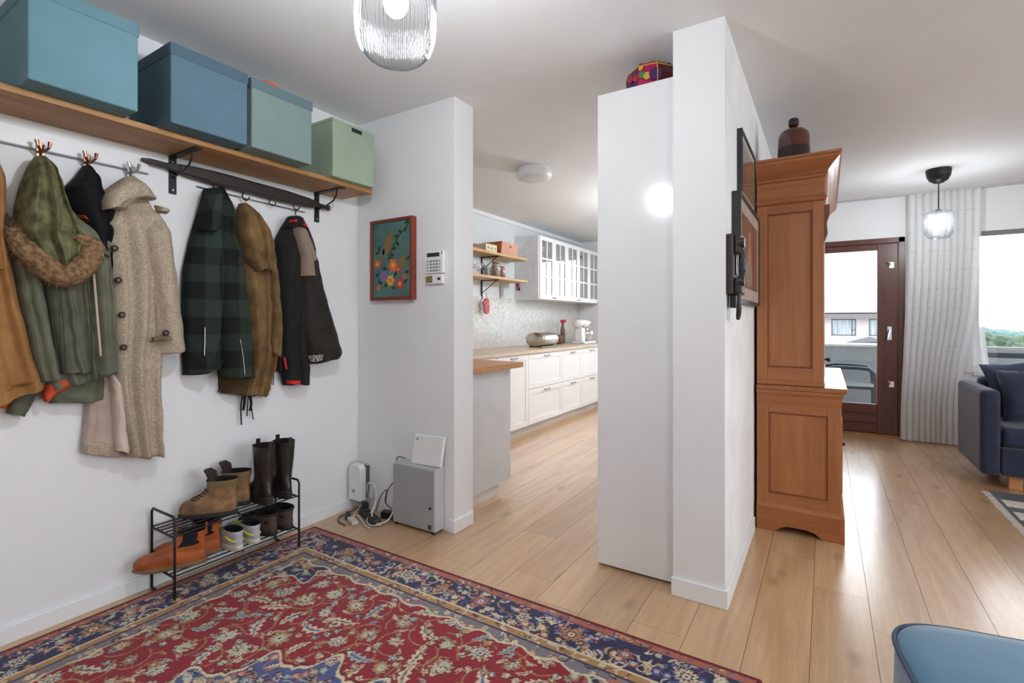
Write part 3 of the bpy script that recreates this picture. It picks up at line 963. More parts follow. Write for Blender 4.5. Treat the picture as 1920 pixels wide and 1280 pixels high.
drape('hood', [((72, 291), (86, 291)), ((58, 310), (99, 312)), ((42, 350), (117, 352)), ((32, 395), (138, 402)), ((34, 435), (152, 440)), ((64, 475), (148, 474)), ((98, 508), (124, 508))],
      fleece, g, xb=-2.57, depth=0.13, nf=2.6, amp=0.014, seed=6, top=0.3)
drape('collar_flap', [((122, 422), (150, 408)), ((130, 440), (180, 436)), ((150, 455), (202, 474)), ((190, 478), (206, 486))], olive, g, xb=-2.515, depth=0.06, nf=1.2, amp=0.004, nv=20)
drape('red_tab', [((148, 402), (158, 408)), ((152, 410), (164, 416))], orange_l, g, xb=-2.53, depth=0.055, nf=1, amp=0.001, nv=5, nu=8)
fur_m = M('fur_trim', srgb(150, 118, 84), 0.95, col2=srgb(92, 66, 42), vscale=60, bump=0.8, bscale=90, bdist=0.01)
fp = [(20, 430), (40, 460), (75, 492), (112, 518), (142, 510), (164, 490), (172, 468), (158, 452), (140, 446)]
FX = [-2.50, -2.475, -2.45, -2.44, -2.44, -2.45, -2.46, -2.47, -2.49]
P = [at_x(a, b, x) for (a, b), x in zip(fp, FX)]
path = [cat_rom(P, k / 40) for k in range(41)]
fm = MB()
rr = random.Random(8)
fm.tube(path, [0.022 + 0.02 * math.sin(math.pi * min(1, k / 12) / 2) - 0.012 * max(0, (k - 26) / 14) + rr.uniform(-0.002, 0.002) for k in range(41)], 14)
for k in range(2600):
    t_ = rr.random()
    c = cat_rom(P, t_)
    d = Vector((rr.uniform(-0.3, 1), rr.uniform(-1, 1), rr.uniform(-1, 1))).normalized()
    rad = 0.030 if t_ < 0.65 else 0.024
    a = c + d * rad * 0.8
    tip = c + d * (rad + rr.uniform(0.010, 0.028)) + Vector((0, rr.uniform(-0.006, 0.006), -0.006))
    s = d.orthogonal().normalized() * 0.0018
    fm.add([a - s, a + s, tip], [(0, 1, 2)])
fm.build('fur_trim', fur_m, g, smooth=False)
seam_m = fabric('olive_seam', srgb(62, 68, 58))
for pts in ([(110, 525), (118, 600), (124, 698)], [(86, 505), (98, 600), (113, 700)], [(160, 500), (170, 600), (173, 700)]):
    pxtube('seam', pts, -2.468, 0.0018, seam_m, g, 5)
pxtube('drawstring', [(172, 470), (178, 540), (184, 610), (189, 668)], -2.455, 0.0045, fabric('cream_cord', srgb(196, 178, 150)), g)
pxtube('drawstring', [(165, 452), (172, 470), (174, 492)], -2.44, 0.003, fabric('cream_cord', srgb(196, 178, 150)), g)

# black hooded top
g = thing('hooded_jacket', (WL + 0.05, 0.82, 1.1), 'black hooded top hanging between the parka and the tweed coat', 'jacket', 'coats on the wall')
drape('hood', [((160, 309), (170, 309)), ((145, 330), (184, 330)), ((124, 352), (196, 362)), ((132, 385), (216, 395)), ((160, 430), (212, 440)), ((185, 480), (206, 484)), ((192, 520), (204, 522))],
      fabric('black_jersey', srgb(24, 23, 28), srgb(16, 16, 20)), g, depth=0.075, nf=1.6, amp=0.010, seed=5, top=0.3)

# tweed coat
g = thing('coat', (WL + 0.06, 1.05, 0.75), 'long beige tweed coat with dark buttons hanging from the white rail', 'coat', 'coats on the wall')
tweed = fabric('tweed', srgb(190, 174, 154), srgb(146, 132, 116), vs=170, bump=0.35, bs=300)
taupe = fabric('taupe_lining', srgb(178, 158, 146), rough=0.5)
drape('back_panel', [((170, 640), (214, 640)), ((166, 700), (220, 700)), ((160, 780), (232, 790)), ((155, 822), (240, 848)), ((156, 850), (242, 856))], taupe, g, xb=-2.595, depth=0.04, nf=2, amp=0.006)
drape('hem', [((156, 822), (215, 828)), ((155, 838), (214, 842)), ((156, 850), (216, 854))], tweed, g, xb=-2.59, depth=0.045, nf=2, amp=0.004, nv=8)
drape('front', [((222, 345), (268, 350)), ((200, 400), (290, 392)), ((192, 430), (304, 410)), ((196, 480), (314, 455)), ((203, 560), (318, 540)), ((205, 650), (306, 640)), ((210, 700), (300, 700)), ((224, 780), (303, 780)), ((242, 857), (306, 853))],
      tweed, g, xb=-2.58, depth=0.095, nf=2.3, amp=0.012, seed=1.2)
drape('lining', [((203, 690), (222, 690)), ((208, 740), (230, 740)), ((212, 800), (238, 800)), ((214, 844), (243, 850))], fabric('pale_lining', srgb(205, 188, 174), rough=0.5), g, xb=-2.565, depth=0.06, nf=1, amp=0.004)
drape('sleeve', [((258, 415), (304, 398)), ((266, 450), (318, 440)), ((276, 530), (330, 520)), ((284, 600), (339, 595)), ((288, 664), (345, 656))], tweed, g, xb=-2.565, depth=0.11, nf=1.2, amp=0.008, seed=3.4)
drape('cuff_strap', [((286, 632), (326, 628)), ((287, 637), (327, 632)), ((288, 641), (328, 636))], fabric('tweed_dark', srgb(128, 110, 88), srgb(96, 82, 66), vs=50), g, xb=-2.47, depth=0.026, nf=1, amp=0.001, nv=5)
drape('collar', [((238, 330), (256, 328)), ((215, 345), (282, 358)), ((195, 362), (294, 374)), ((191, 384), (262, 372)), ((193, 393), (232, 392))], tweed, g, xb=-2.545, depth=0.10, nf=1.5, amp=0.008, seed=8, nv=26)
drape('collar_tab', [((292, 384), (312, 391)), ((294, 390), (318, 397)), ((296, 398), (313, 400))], tweed, g, xb=-2.53, depth=0.05, nf=1, amp=0.002, nv=8, nu=12)
brown_b = M('button_brown', srgb(58, 42, 32), 0.35)
buttons([(215, 465), (222, 525), (229, 590), (232, 651)], -2.487, 0.0125, brown_b, g)
buttons([(311, 624)], -2.452, 0.0125, brown_b, g)

# plaid jacket
m, nt, p, out = nt_new('green_plaid')
tcn = nt.nodes.new('ShaderNodeTexCoord')
sp = nt.nodes.new('ShaderNodeSeparateXYZ')
nt.links.new(tcn.outputs['Object'], sp.inputs[0])
cy = math_n(nt, 'LESS_THAN', math_n(nt, 'FRACT', math_n(nt, 'MULTIPLY', math_n(nt, 'ADD', sp.outputs[1], 10.0), 7.5)), 0.5)
cz = math_n(nt, 'LESS_THAN', math_n(nt, 'FRACT', math_n(nt, 'MULTIPLY', math_n(nt, 'ADD', sp.outputs[2], 10.0), 6.0)), 0.5)
sm_ = math_n(nt, 'MULTIPLY', math_n(nt, 'ADD', cy, cz), 0.5)
nz = N(nt, 'ShaderNodeTexNoise', Scale=150.0, Detail=2)
nt.links.new(tcn.outputs['Object'], nz.inputs['Vector'])
cc = mixc(nt, sm_, srgb(30, 33, 31), srgb(54, 64, 57))
nt.links.new(mixc(nt, math_n(nt, 'MULTIPLY', nz.outputs['Fac'], 0.35), cc, srgb(20, 24, 20)), p.inputs['Base Color'])
p.inputs['Roughness'].default_value = 0.95
p.inputs['Specular IOR Level'].default_value = 0.15
add_bump(nt, p, nz.outputs['Fac'], 0.3)
plaid = m
g = thing('jacket', (WL + 0.06, 1.5, 0.9), 'dark green checked wool jacket hanging from the black coat bar', 'jacket', 'coats on the wall')
drape('body', [((388, 352), (424, 350)), ((376, 395), (440, 390)), ((360, 450), (446, 440)), ((348, 510), (450, 500)), ((346, 580), (452, 580)), ((347, 640), (440, 640)), ((349, 704), (408, 690))], plaid, g, depth=0.09, nf=2, amp=0.010, seed=2.7, top=0.35)
drape('sleeve', [((404, 440), (440, 430)), ((404, 500), (452, 480)), ((406, 570), (462, 570)), ((412, 640), (470, 640)), ((416, 706), (476, 708))], plaid, g, xb=-2.55, depth=0.105, nf=1.1, amp=0.007, seed=7)
drape('collar', [((390, 354), (418, 352)), ((382, 390), (412, 392)), ((372, 428), (404, 436))], plaid, g, xb=-2.53, depth=0.09, nf=1, amp=0.006, seed=4, nv=20)
pxtube('zip', [(384, 612), (384, 640), (383, 668)], -2.492, 0.003, steel, g)
pxtube('zip', [(450, 635), (456, 670), (459, 706)], -2.448, 0.003, steel, g)

# brown field jacket
g = thing('jacket', (WL + 0.06, 1.72, 0.9), 'khaki brown hooded field jacket beside the green checked jacket', 'jacket', 'coats on the wall')
khaki = fabric('khaki_cotton', srgb(130, 104, 68), srgb(96, 74, 46), vs=10)
khaki2 = fabric('khaki_dark', srgb(82, 64, 40), srgb(60, 46, 28), vs=10)
drape('body', [((450, 440), (505, 440)), ((456, 490), (514, 480)), ((460, 560), (518, 560)), ((464, 630), (522, 640)), ((462, 690), (516, 690)), ((455, 720), (506, 720)), ((450, 738), (500, 742))], khaki, g, depth=0.075, nf=3.2, amp=0.011, seed=3.3, wr=1.3)
drape('hem', [((420, 690), (500, 700)), ((416, 715), (503, 718)), ((416, 732), (502, 736)), ((418, 738), (500, 743))], khaki2, g, xb=-2.595, depth=0.06, nf=2.5, amp=0.006, nv=16)
drape('hood', [((455, 380), (466, 380)), ((450, 400), (484, 402)), ((450, 425), (502, 428)), ((454, 455), (513, 455)), ((462, 488), (514, 488)), ((474, 508), (506, 506))], khaki, g, xb=-2.56, depth=0.10, nf=1.8, amp=0.011, seed=7.7, wr=1.2, top=0.35)
drape('sleeve', [((498, 470), (514, 470)), ((503, 540), (520, 540)), ((506, 600), (524, 600)), ((502, 660), (520, 668))], khaki, g, xb=-2.56, depth=0.08, nf=1, amp=0.008, seed=1.1, wr=1.4)
cordm = fabric('black_cord', srgb(26, 26, 28))
for pts in ([(409, 690), (410, 715), (411, 728), (408, 735)], [(503, 690), (506, 715), (507, 728), (503, 736)], [(511, 680), (513, 705), (512, 722)]):
    pxtube('cord', pts, -2.55, 0.0028, cordm, g, 6)
for pts, r in (([(455, 742), (452, 760), (452, 780), (453, 796)], 0.004), ([(459, 743), (458, 756), (456, 769)], 0.007), ([(466, 742), (464, 762), (463, 780)], 0.003),
               ([(469, 742), (471, 756), (469, 770)], 0.007), ([(471, 758), (473, 774), (475, 786)], 0.003)):
    pxtube('strap_end', pts, -2.58, r, cordm, g, 6)

# dark outdoor jacket with red details
g = thing('jacket', (WL + 0.06, 2.0, 0.9), 'dark outdoor jacket with taupe shoulder and red trim on the end hook', 'jacket', 'coats on the wall')
dk = fabric('dark_softshell', srgb(50, 45, 40), srgb(38, 35, 32), rough=0.8, bump=0.1)
dk2 = fabric('dark_softshell_black', srgb(36, 35, 35), srgb(28, 28, 28), rough=0.8, bump=0.1)
red_m = fabric('red_trim', srgb(206, 44, 48), rough=0.6)
drape('body', [((545, 405), (564, 404)), ((530, 428), (580, 428)), ((518, 455), (592, 468)), ((526, 485), (592, 490)), ((522, 530), (582, 540)), ((525, 590), (578, 600)), ((526, 640), (578, 650)), ((530, 690), (582, 690)), ((535, 721), (579, 720))], dk2, g, xb=-2.58, depth=0.075, nf=2, amp=0.008, seed=6.1, top=0.4)
drape('left_cuff', [((516, 640), (528, 640)), ((516, 670), (528, 670)), ((517, 696), (526, 697))], dk2, g, xb=-2.58, depth=0.05, nf=1, amp=0.003, nv=12, nu=12)
drape('sleeve', [((560, 450), (580, 446)), ((562, 480), (590, 480)), ((563, 530), (602, 530)), ((566, 590), (620, 590)), ((570, 640), (634, 635)), ((582, 676), (640, 660)), ((590, 683), (636, 666))], dk, g, xb=-2.56, depth=0.095, nf=1.2, amp=0.006, seed=2.2)
drape('shoulder_panel', [((552, 420), (562, 420)), ((550, 440), (574, 440)), ((562, 478), (588, 476)), ((564, 518), (598, 518))], fabric('taupe_shell', srgb(142, 124, 110), rough=0.8), g, xb=-2.545, depth=0.085, nf=1, amp=0.003, seed=2.2)
drape('collar', [((548, 404), (562, 404)), ((538, 416), (570, 416)), ((534, 426), (578, 430))], dk2, g, xb=-2.55, depth=0.07, nf=1, amp=0.003, nv=12)
for r_ in ([((546, 412), (554, 411)), ((545, 418), (553, 417))], [((564, 418), (573, 420)), ((563, 424), (572, 426))]):
    drape('red_patch', r_, red_m, g, xb=-2.51, depth=0.045, nf=1, amp=0.0, nv=5, nu=8)
drape('red_patch', [((541, 713), (563, 712)), ((541, 721), (562, 720))], red_m, g, xb=-2.54, depth=0.045, nf=1, amp=0.0, nv=5, nu=10)
pxtube('red_piping', [(526, 640), (520, 668), (516, 694)], -2.525, 0.004, red_m, g)
pxtube('red_piping', [(533, 670), (535, 682), (537, 692)], -2.505, 0.006, red_m, g)
drape('cuff_print', [((580, 668), (606, 660)), ((582, 674), (606, 666)), ((586, 680), (602, 674))], M('print_white', srgb(200, 190, 182), 0.8, col2=srgb(60, 48, 44), vscale=90, lo=0.48, hi=0.52), g, xb=-2.51, depth=0.047, nf=1, amp=0.0, nv=6, nu=10)
pxtube('hanging_loop', [(556, 392), (554, 399), (556, 406)], -2.55, 0.003, cordm, g, 6, 6)

# ------------------------------------------------------------------ shoe rack
RX0, RX1, RY0, RY1 = -2.588, -2.375, 1.045, 1.645
ZU, ZL = 0.285, 0.112
sr = thing('shoe_rack', (-2.48, 1.345, 0.0), 'black wire shoe rack with two shelves against the coat wall', 'shoe rack')
for yy in (RY0, RY1):
    pts = [(RX0, yy, 0.01), (RX0, yy, 0.352), (RX0 + 0.012, yy, 0.366), (RX1 - 0.012, yy, 0.366), (RX1, yy, 0.352), (RX1, yy, 0.01), (RX1 - 0.01, yy, 0.004), (RX0 + 0.01, yy, 0.004)]
    fr_ = MB().tube(pts, 0.0055, 8, closed=True).build('side_frame', black_metal, sr, smooth=True)
for z in (ZU, ZL):
    for yy in (RY0, RY1):
        MB().cyl((RX0, yy, z - 0.007), (RX1, yy, z - 0.007), 0.0045, 8).build('cross_bar', black_metal, sr)
    MB().cyl((RX0, (RY0 + RY1) / 2, z - 0.007), (RX1, (RY0 + RY1) / 2, z - 0.007), 0.0035, 8).build('cross_bar', black_metal, sr)
    for k in range(6):
        x = lerp(RX0 + 0.01, RX1, k / 5)
        MB().cyl((x, RY0, z), (x, RY1, z), 0.0035, 6).build('shelf_wire', black_metal, sr)


# ------------------------------------------------------------------ shoes (local frame: heel at x = 0, toe towards +x)
def leather(name, c, c2=None, rough=0.5, vs=25, bump=0.2):
    return M(name, c, rough, col2=c2, vscale=vs, bump=bump, bscale=120)


def ring_at(pr, t, n=28):
    """pr: list of (z, x_back, x_front, half_width)"""
    q = cat_rom([Vector((a[1], a[2], a[3])) for a in pr], t)
    z = cat_rom([Vector((a[0], 0, 0)) for a in pr], t).x
    xb_, xf, w = q
    out = []
    a = (xf - xb_) / 2
    xm = (xf + xb_) / 2
    long_ = min(1, max(0, (xf - xb_ - 0.12) / 0.14))
    for k in range(n):
        th = 2 * math.pi * k / n
        c, s = math.cos(th), math.sin(th)
        cx_ = math.copysign(abs(c) ** 0.85, c)
        sy = math.copysign(abs(s) ** 0.85, s)
        wy = w * (1 + long_ * (0.16 * c - 0.10 * (1 - abs(c))))
        out.append(Vector((xm + a * cx_, wy * sy, z)))
    return out


def shoe(name, label, group, loc, rz, prof, sole, mats, heel=None, lace=None, gore=None, tabs=None, collar=None, logo=None, scale=1.0, tongue=None):
    up, so, inn = mats
    t = thing(name, loc, label, 'shoe', group, rz=rz)
    t.scale = (scale, scale, scale)
    n = 28
    NV = 30
    R = [ring_at(prof, k / NV, n) for k in range(NV + 1)]
    mb = MB().rings(R, True, False)
    mb.build('upper', up, t, smooth=True, local=True)
    top = R[-1]
    ce = sum(top, Vector()) / n
    ins = [[ce + (p_ - ce) * 0.99 + Vector((0, 0, 0.002)) for p_ in top]]
    for dz, f_ in ((0.0, 0.9), (-0.03, 0.86), (-0.06, 0.8)):
        ins.append([ce + (p_ - ce) * f_ + Vector((0, 0, dz)) for p_ in top])
    MB().rings(ins, False, True).build('lining', inn, t, smooth=True, local=True)
    base = ring_at(prof, 0.06, n)
    cb = sum(base, Vector()) / n
    z0 = prof[0][0]
    S = []
    for z, f_ in ((0.0, 1.0), (sole * 0.25, 1.05), (sole * 0.8, 1.05), (sole * 1.15, 1.01)):
        S.append([Vector((cb.x + (p_.x - cb.x) * f_, p_.y * f_ * 1.02, z + (0.012 * max(0, (p_.x - 0.2) / 0.1) if z < sole * 0.5 else 0))) for p_ in base])
    so_o = MB().rings(S).build('sole', so, t, smooth=False, local=True)
    if heel:
        hx, hz = heel
        hp = [p_ for p_ in base]
        Hs = []
        for z, f_ in ((0.0, 0.97), (hz, 1.0)):
            Hs.append([Vector((min(cb.x + (p_.x - cb.x) * 1.05, hx), p_.y * 1.04 * f_, z)) for p_ in base])
        MB().rings(Hs).build('heel', so, t, smooth=False, local=True)
    if lace:
        lm, pairs = lace
        for k, (tt) in enumerate(pairs):
            r_ = ring_at(prof, tt, n)
            fr_ = [p_ for p_ in r_]
            pts = [fr_[i % n] * 1.0 + Vector((0.004, 0, 0.003)) for i in (n - 4, n - 2, n, 2, 4)]
            MB().tube(pts, 0.0028, 6).build('lace', lm, t, smooth=True, local=True)
    if gore:
        gm, t0, t1, k0_, k1_ = gore
        for sgn in (1, -1):
            rows = []
            for q in range(7):
                r_ = ring_at(prof, lerp(t0, t1, q / 6), n)
                c_ = sum(r_, Vector()) / n
                rows.append([(c_ + (r_[(sgn * k) % n] - c_) * 1.03) for k in range(k0_, k1_ + 1)])
            V = [p_ for r_ in rows for p_ in r_]
            w = len(rows[0])
            fs = [(a * w + b, a * w + b + 1, a * w + b + 1 + w, a * w + b + w) for a in range(6) for b in range(w - 1)]
            MB().add(V, fs).build('elastic_panel', gm, t, smooth=True, local=True)
    if tabs:
        tm, hgt = tabs
        for i in (0, n // 2):
            p_ = top[i]
            d = 1 if i == 0 else -1
            MB().box(p_.x - 0.004, p_.x + 0.004, -0.012, 0.012, p_.z - 0.03, p_.z + hgt).build('pull_tab', tm, t, local=True, bevel=0.002)
    if collar:
        cm, t0 = collar
        rows = []
        for q in range(6):
            r_ = ring_at(prof, lerp(t0, 1.0, q / 5), n)
            c_ = sum(r_, Vector()) / n
            f_ = 1.035 + 0.03 * math.sin(math.pi * q / 5)
            rows.append([c_ + (p_ - c_) * f_ for p_ in r_])
        MB().rings(rows, False, False).build('padded_collar', cm, t, smooth=True, local=True)
    if tongue:
        f_ = top[0]
        R = []
        for q in range(6):
            v_ = q / 5
            w_ = 0.040 + 0.016 * v_ - 0.016 * max(0, v_ - 0.8) / 0.2
            cx_ = f_.x - 0.022 + 0.030 * v_ * v_
            z_ = f_.z - 0.05 + 0.105 * v_
            R.append([Vector((cx_ + dx - 0.9 * y_ * y_ * 10, y_, z_)) for dx, y_ in ((-0.004, -w_), (-0.004, -w_ * 0.5), (-0.004, 0), (-0.004, w_ * 0.5), (-0.004, w_), (0.006, w_), (0.008, w_ * 0.5), (0.008, 0), (0.008, -w_ * 0.5), (0.006, -w_))])
        MB().rings(R).build('tongue', tongue, t, smooth=True, local=True)
    if logo:
        lm, tt, ks = logo
        for sgn in (1, -1):
            r_ = ring_at(prof, tt, n)
            c_ = sum(r_, Vector()) / n
            pts = [c_ + (r_[(sgn * k) % n] - c_) * 1.02 + Vector((0, 0, 0.010 * math.sin(k))) for k in ks]
            MB().tube(pts, 0.006, 6).build('side_stripe', lm, t, smooth=True, local=True)
    return t


def place(heel_px, toe_px, z):
    a, b = at_z(*heel_px, z), at_z(*toe_px, z)
    d = b - a
    return a, math.atan2(d.y, d.x), d.length


rub = M('black_rubber', srgb(36, 33, 31), 0.7, vscale=40, bump=0.3)
inner_d = fabric('dark_shoe_lining', srgb(30, 27, 26))
# work boots
prof_wb = [(0.02, 0.0, 0.285, 0.048), (0.045, -0.004, 0.29, 0.052), (0.07, -0.003, 0.283, 0.051), (0.088, 0.0, 0.262, 0.048), (0.10, 0.0, 0.225, 0.046), (0.12, 0.0, 0.185, 0.045), (0.15, 0.0, 0.155, 0.046), (0.185, -0.004, 0.145, 0.05), (0.205, -0.008, 0.15, 0.053)]
tan_l = leather('worn_tan_leather', srgb(150, 112, 74), srgb(96, 72, 50), 0.6, vs=16, bump=0.3)
tan_c = fabric('khaki_collar', srgb(120, 104, 72))
grp = 'pair of tan work boots'
for (lx_, ly_, rz_, dz), lb_ in zip(((-2.40, 1.325, math.radians(-134), 0), (-2.47, 1.43, math.radians(-136), 0)), ('worn tan work boot standing alone in front on the upper rack shelf', 'worn tan work boot half hidden between its partner and the tall boots')):
    shoe('work_boot', lb_, grp, (lx_, ly_, ZU + 0.004), rz_, prof_wb, 0.024, (tan_l, rub, inner_d),
         lace=(fabric('brown_lace', srgb(52, 42, 34)), (0.5, 0.56, 0.62, 0.68, 0.74)), collar=(tan_c, 0.8), heel=(0.09, 0.022), tongue=fabric('brown_tongue', srgb(62, 50, 42)), scale=0.84)
# tall boots
prof_tb = [(0.035, 0.0, 0.262, 0.04), (0.055, -0.003, 0.268, 0.044), (0.075, 0.0, 0.255, 0.043), (0.09, 0.004, 0.215, 0.042), (0.11, 0.008, 0.17, 0.041), (0.14, 0.012, 0.135, 0.042), (0.2, 0.008, 0.125, 0.048), (0.27, 0.002, 0.128, 0.054), (0.335, -0.002, 0.132, 0.057)]
blk_l = leather('black_leather', srgb(42, 36, 32), srgb(30, 26, 24), 0.28, vs=10, bump=0.1)
for (lx_, ly_, rz_), lb_ in zip(((-2.362, 1.474, math.radians(177)), (-2.362, 1.582, math.radians(177))), ('tall black leather boot beside the tan work boots', 'tall black leather boot beside the end frame of the shoe rack')):
    shoe('tall_boot', lb_, 'pair of tall black boots', (lx_, ly_, ZU + 0.004), rz_, prof_tb, 0.04, (blk_l, rub, inner_d),
         heel=(0.085, 0.04), tabs=(blk_l, 0.028), scale=0.88)
# chelsea boots
prof_cb = [(0.015, 0.0, 0.285, 0.042), (0.035, -0.003, 0.292, 0.046), (0.055, -0.002, 0.286, 0.046), (0.07, 0.0, 0.262, 0.042), (0.08, 0.0, 0.215, 0.038), (0.095, 0.002, 0.165, 0.037), (0.12, 0.004, 0.128, 0.038), (0.15, 0.0, 0.118, 0.043), (0.165, -0.003, 0.12, 0.045)]
cog = leather('cognac_leather', srgb(176, 92, 44), srgb(138, 66, 30), 0.42, vs=12, bump=0.15)
for (lx_, ly_, rz_), lb_ in zip(((-2.40, 1.185, math.radians(-122)), (-2.45, 1.275, math.radians(-125))), ('cognac ankle boot with its toe poking out past the rack frame', 'cognac ankle boot half hidden beside the grey running shoes')):
    shoe('chelsea_boot', lb_, 'pair of cognac ankle boots', (lx_, ly_, ZL + 0.004), rz_, prof_cb, 0.018, (cog, M('tan_sole', srgb(120, 92, 66), 0.7), inner_d),
         gore=(fabric('navy_elastic', srgb(34, 36, 42)), 0.66, 0.99, 5, 9), tabs=(cog, 0.025), heel=(0.075, 0.016), scale=0.93)
# sneakers
prof_sn = [(0.02, 0.0, 0.27, 0.042), (0.04, -0.004, 0.275, 0.045), (0.058, -0.002, 0.262, 0.044), (0.068, 0.0, 0.225, 0.042), (0.078, 0.0, 0.185, 0.040), (0.09, 0.0, 0.15, 0.038), (0.102, 0.0, 0.13, 0.036)]
sn_m = M('grey_mesh', srgb(190, 188, 192), 0.8, col2=srgb(154, 150, 164), vscale=14, bump=0.3)
neon = M('neon_yellow', srgb(206, 214, 50), 0.5)
for (lx_, ly_, rz_), lb_ in zip(((-2.372, 1.328, math.radians(180)), (-2.372, 1.414, math.radians(180))), ('light grey neon striped running shoe beside the cognac ankle boots', 'light grey neon striped running shoe beside the dark walking shoes')):
    shoe('running_shoe', lb_, 'pair of grey running shoes', (lx_, ly_, ZL + 0.004), rz_, prof_sn, 0.024, (sn_m, M('cream_sole', srgb(206, 200, 176), 0.6), inner_d),
         lace=(M('neon_lace', srgb(206, 214, 50), 0.5), (0.6, 0.7, 0.8)), logo=(neon, 0.35, (8, 9, 10, 11, 12)), scale=0.9)
# dark hiking shoes
prof_hs = [(0.018, 0.0, 0.28, 0.043), (0.04, -0.004, 0.285, 0.047), (0.06, -0.002, 0.272, 0.046), (0.072, 0.0, 0.235, 0.043), (0.084, 0.0, 0.19, 0.041), (0.10, 0.0, 0.145, 0.039), (0.115, -0.002, 0.125, 0.04)]
hk_l = leather('dark_brown_suede', srgb(84, 64, 54), srgb(56, 44, 38), 0.8, vs=14)
for (lx_, ly_, rz_), lb_ in zip(((-2.385, 1.515, math.radians(186)), (-2.38, 1.60, math.radians(182))), ('dark brown suede walking shoe beside the grey running shoes', 'dark brown suede walking shoe beside the end frame of the rack')):
    shoe('walking_shoe', lb_, 'pair of dark brown walking shoes', (lx_, ly_, ZL + 0.004), rz_, prof_hs, 0.022, (hk_l, rub, inner_d),
         lace=(fabric('brown_lace', srgb(52, 42, 34)), (0.6, 0.7, 0.8)), collar=(fabric('dark_collar', srgb(50, 40, 36)), 0.86))

# ------------------------------------------------------------------ patterned rug (pile colour per knot, 4.5 mm grid)
GX0, GX1_, GY1 = -2.535, -0.185, 1.857
GY0 = -0.95
st = 0.0045
nx, ny = int((GX1_ - GX0) / st) + 1, int((GY1 - GY0) / st) + 1
xs = np.linspace(0, GX1_ - GX0, nx)
ys = np.linspace(0, GY1 - GY0, ny)
X, Y = np.meshgrid(xs, ys)                       # Y = 0 at the near end
Wd, Ln = GX1_ - GX0, GY1 - GY0
ed = np.minimum(np.minimum(X, Wd - X), np.minimum(Y, Ln - Y))
rs = np.random.RandomState(3)
C = np.zeros((ny, nx, 3))


def cl(*c):
    return np.array(srgb(*c))


RED, NAVY, CREAM, GOLD, BLUE, TEAL, DRED, ROSE = cl(134, 30, 42), cl(44, 44, 76), cl(206, 190, 160), cl(176, 134, 88), cl(86, 94, 140), cl(150, 164, 158), cl(104, 26, 34), cl(178, 104, 88)
C[:] = RED


def paint_mask(mask, c):
    C[mask] = c


def stamp(cx, cy, fn, R_):
    i0, i1 = max(0, int((cx - R_) / st)), min(nx, int((cx + R_) / st) + 2)
    j0, j1 = max(0, int((cy - R_) / st)), min(ny, int((cy + R_) / st) + 2)
    if i0 >= i1 or j0 >= j1:
        return
    xx, yy = X[j0:j1, i0:i1] - cx, Y[j0:j1, i0:i1] - cy
    fn(xx, yy, C[j0:j1, i0:i1])


def rosette(R_, n, rot, c_pet, c_mid, c_core, c_line, sq=1.0):
    def fn(x, y, D):
        a = rot * 0.7
        u, v = x * math.cos(a) + y * math.sin(a), (-x * math.sin(a) + y * math.cos(a)) / sq
        r, th = np.hypot(u, v), np.arctan2(v, u)
        lobe = R_ * (0.80 + 0.20 * np.cos(n * th))
        D[r < lobe + 0.003] = c_line
        D[r < lobe] = c_pet
        veins = (np.abs(np.sin(n * th / 2)) < 0.22) & (r > R_ * 0.38) & (r < lobe * 0.95)
        D[veins] = c_line
        D[r < R_ * 0.55 * (0.85 + 0.15 * np.cos(n * th))] = c_mid
        D[r < R_ * 0.3] = c_core
        D[r < R_ * 0.13] = c_line
    return fn


def leafy(R_, rot, c, c2, bend):
    def fn(x, y, D):
        u, v = x * math.cos(rot) + y * math.sin(rot), -x * math.sin(rot) + y * math.cos(rot)
        v = v - bend * (u * u / R_ - R_ * 0.3)
        t_ = np.clip((u + R_) / (2 * R_), 0, 1)
        w = R_ * 0.26 * np.sin(np.pi * t_) ** 0.8 * (1 + 0.35 * np.sin(u / R_ * 16))
        m_ = (np.abs(u) < R_)
        D[m_ & (np.abs(v) < w)] = c
        D[m_ & (np.abs(v) < w * 0.28)] = c2
    return fn


def vine(cx, cy, R_, a0, a1, w, c):
    def fn(x, y, D):
        r, th = np.hypot(x, y), (np.arctan2(y, x) - a0) % (2 * np.pi)
        D[(np.abs(r - R_ * (0.7 + 0.3 * th / (a1 + 1e-6))) < w) & (th < a1)] = c
    stamp(cx, cy, fn, R_ * 1.2)


mx, my = Wd / 2, Ln / 2
BW = 0.27


# field of flowers
def scatter(x0, x1, y0, y1, sp, jit, fn):
    j = 0
    y = y0
    while y < y1:
        x = x0 + (sp / 2 if j % 2 else 0)
        while x < x1:
            fn(x + rs.uniform(-jit, jit), y + rs.uniform(-jit, jit))
            x += sp
        y += sp * 0.86
        j += 1


def field_flower(x, y):
    k = rs.rand()
    vine(x, y, 0.065 + 0.03 * rs.rand(), rs.uniform(0, 6.28), rs.uniform(1.8, 3.6), 0.0026, GOLD * 0.8)
    if k < 0.55:
        stamp(x, y, rosette(rs.uniform(0.034, 0.052), rs.randint(7, 11), rs.uniform(0, 6), CREAM if rs.rand() < 0.6 else GOLD * 1.1, TEAL if rs.rand() < 0.7 else BLUE, CREAM, cl(62, 52, 60), rs.uniform(0.7, 1)), 0.07)
    else:
        stamp(x, y, leafy(rs.uniform(0.05, 0.075), rs.uniform(0, 6.28), CREAM if rs.rand() < 0.6 else TEAL, BLUE if rs.rand() < 0.5 else cl(110, 100, 90), rs.uniform(-0.5, 0.5)), 0.12)


def small_bud(x, y):
    stamp(x, y, rosette(rs.uniform(0.013, 0.02), 5, rs.uniform(0, 6), [CREAM, TEAL, GOLD, CREAM][rs.randint(4)], BLUE if rs.rand() < 0.5 else ROSE, CREAM, cl(70, 40, 50)), 0.03)


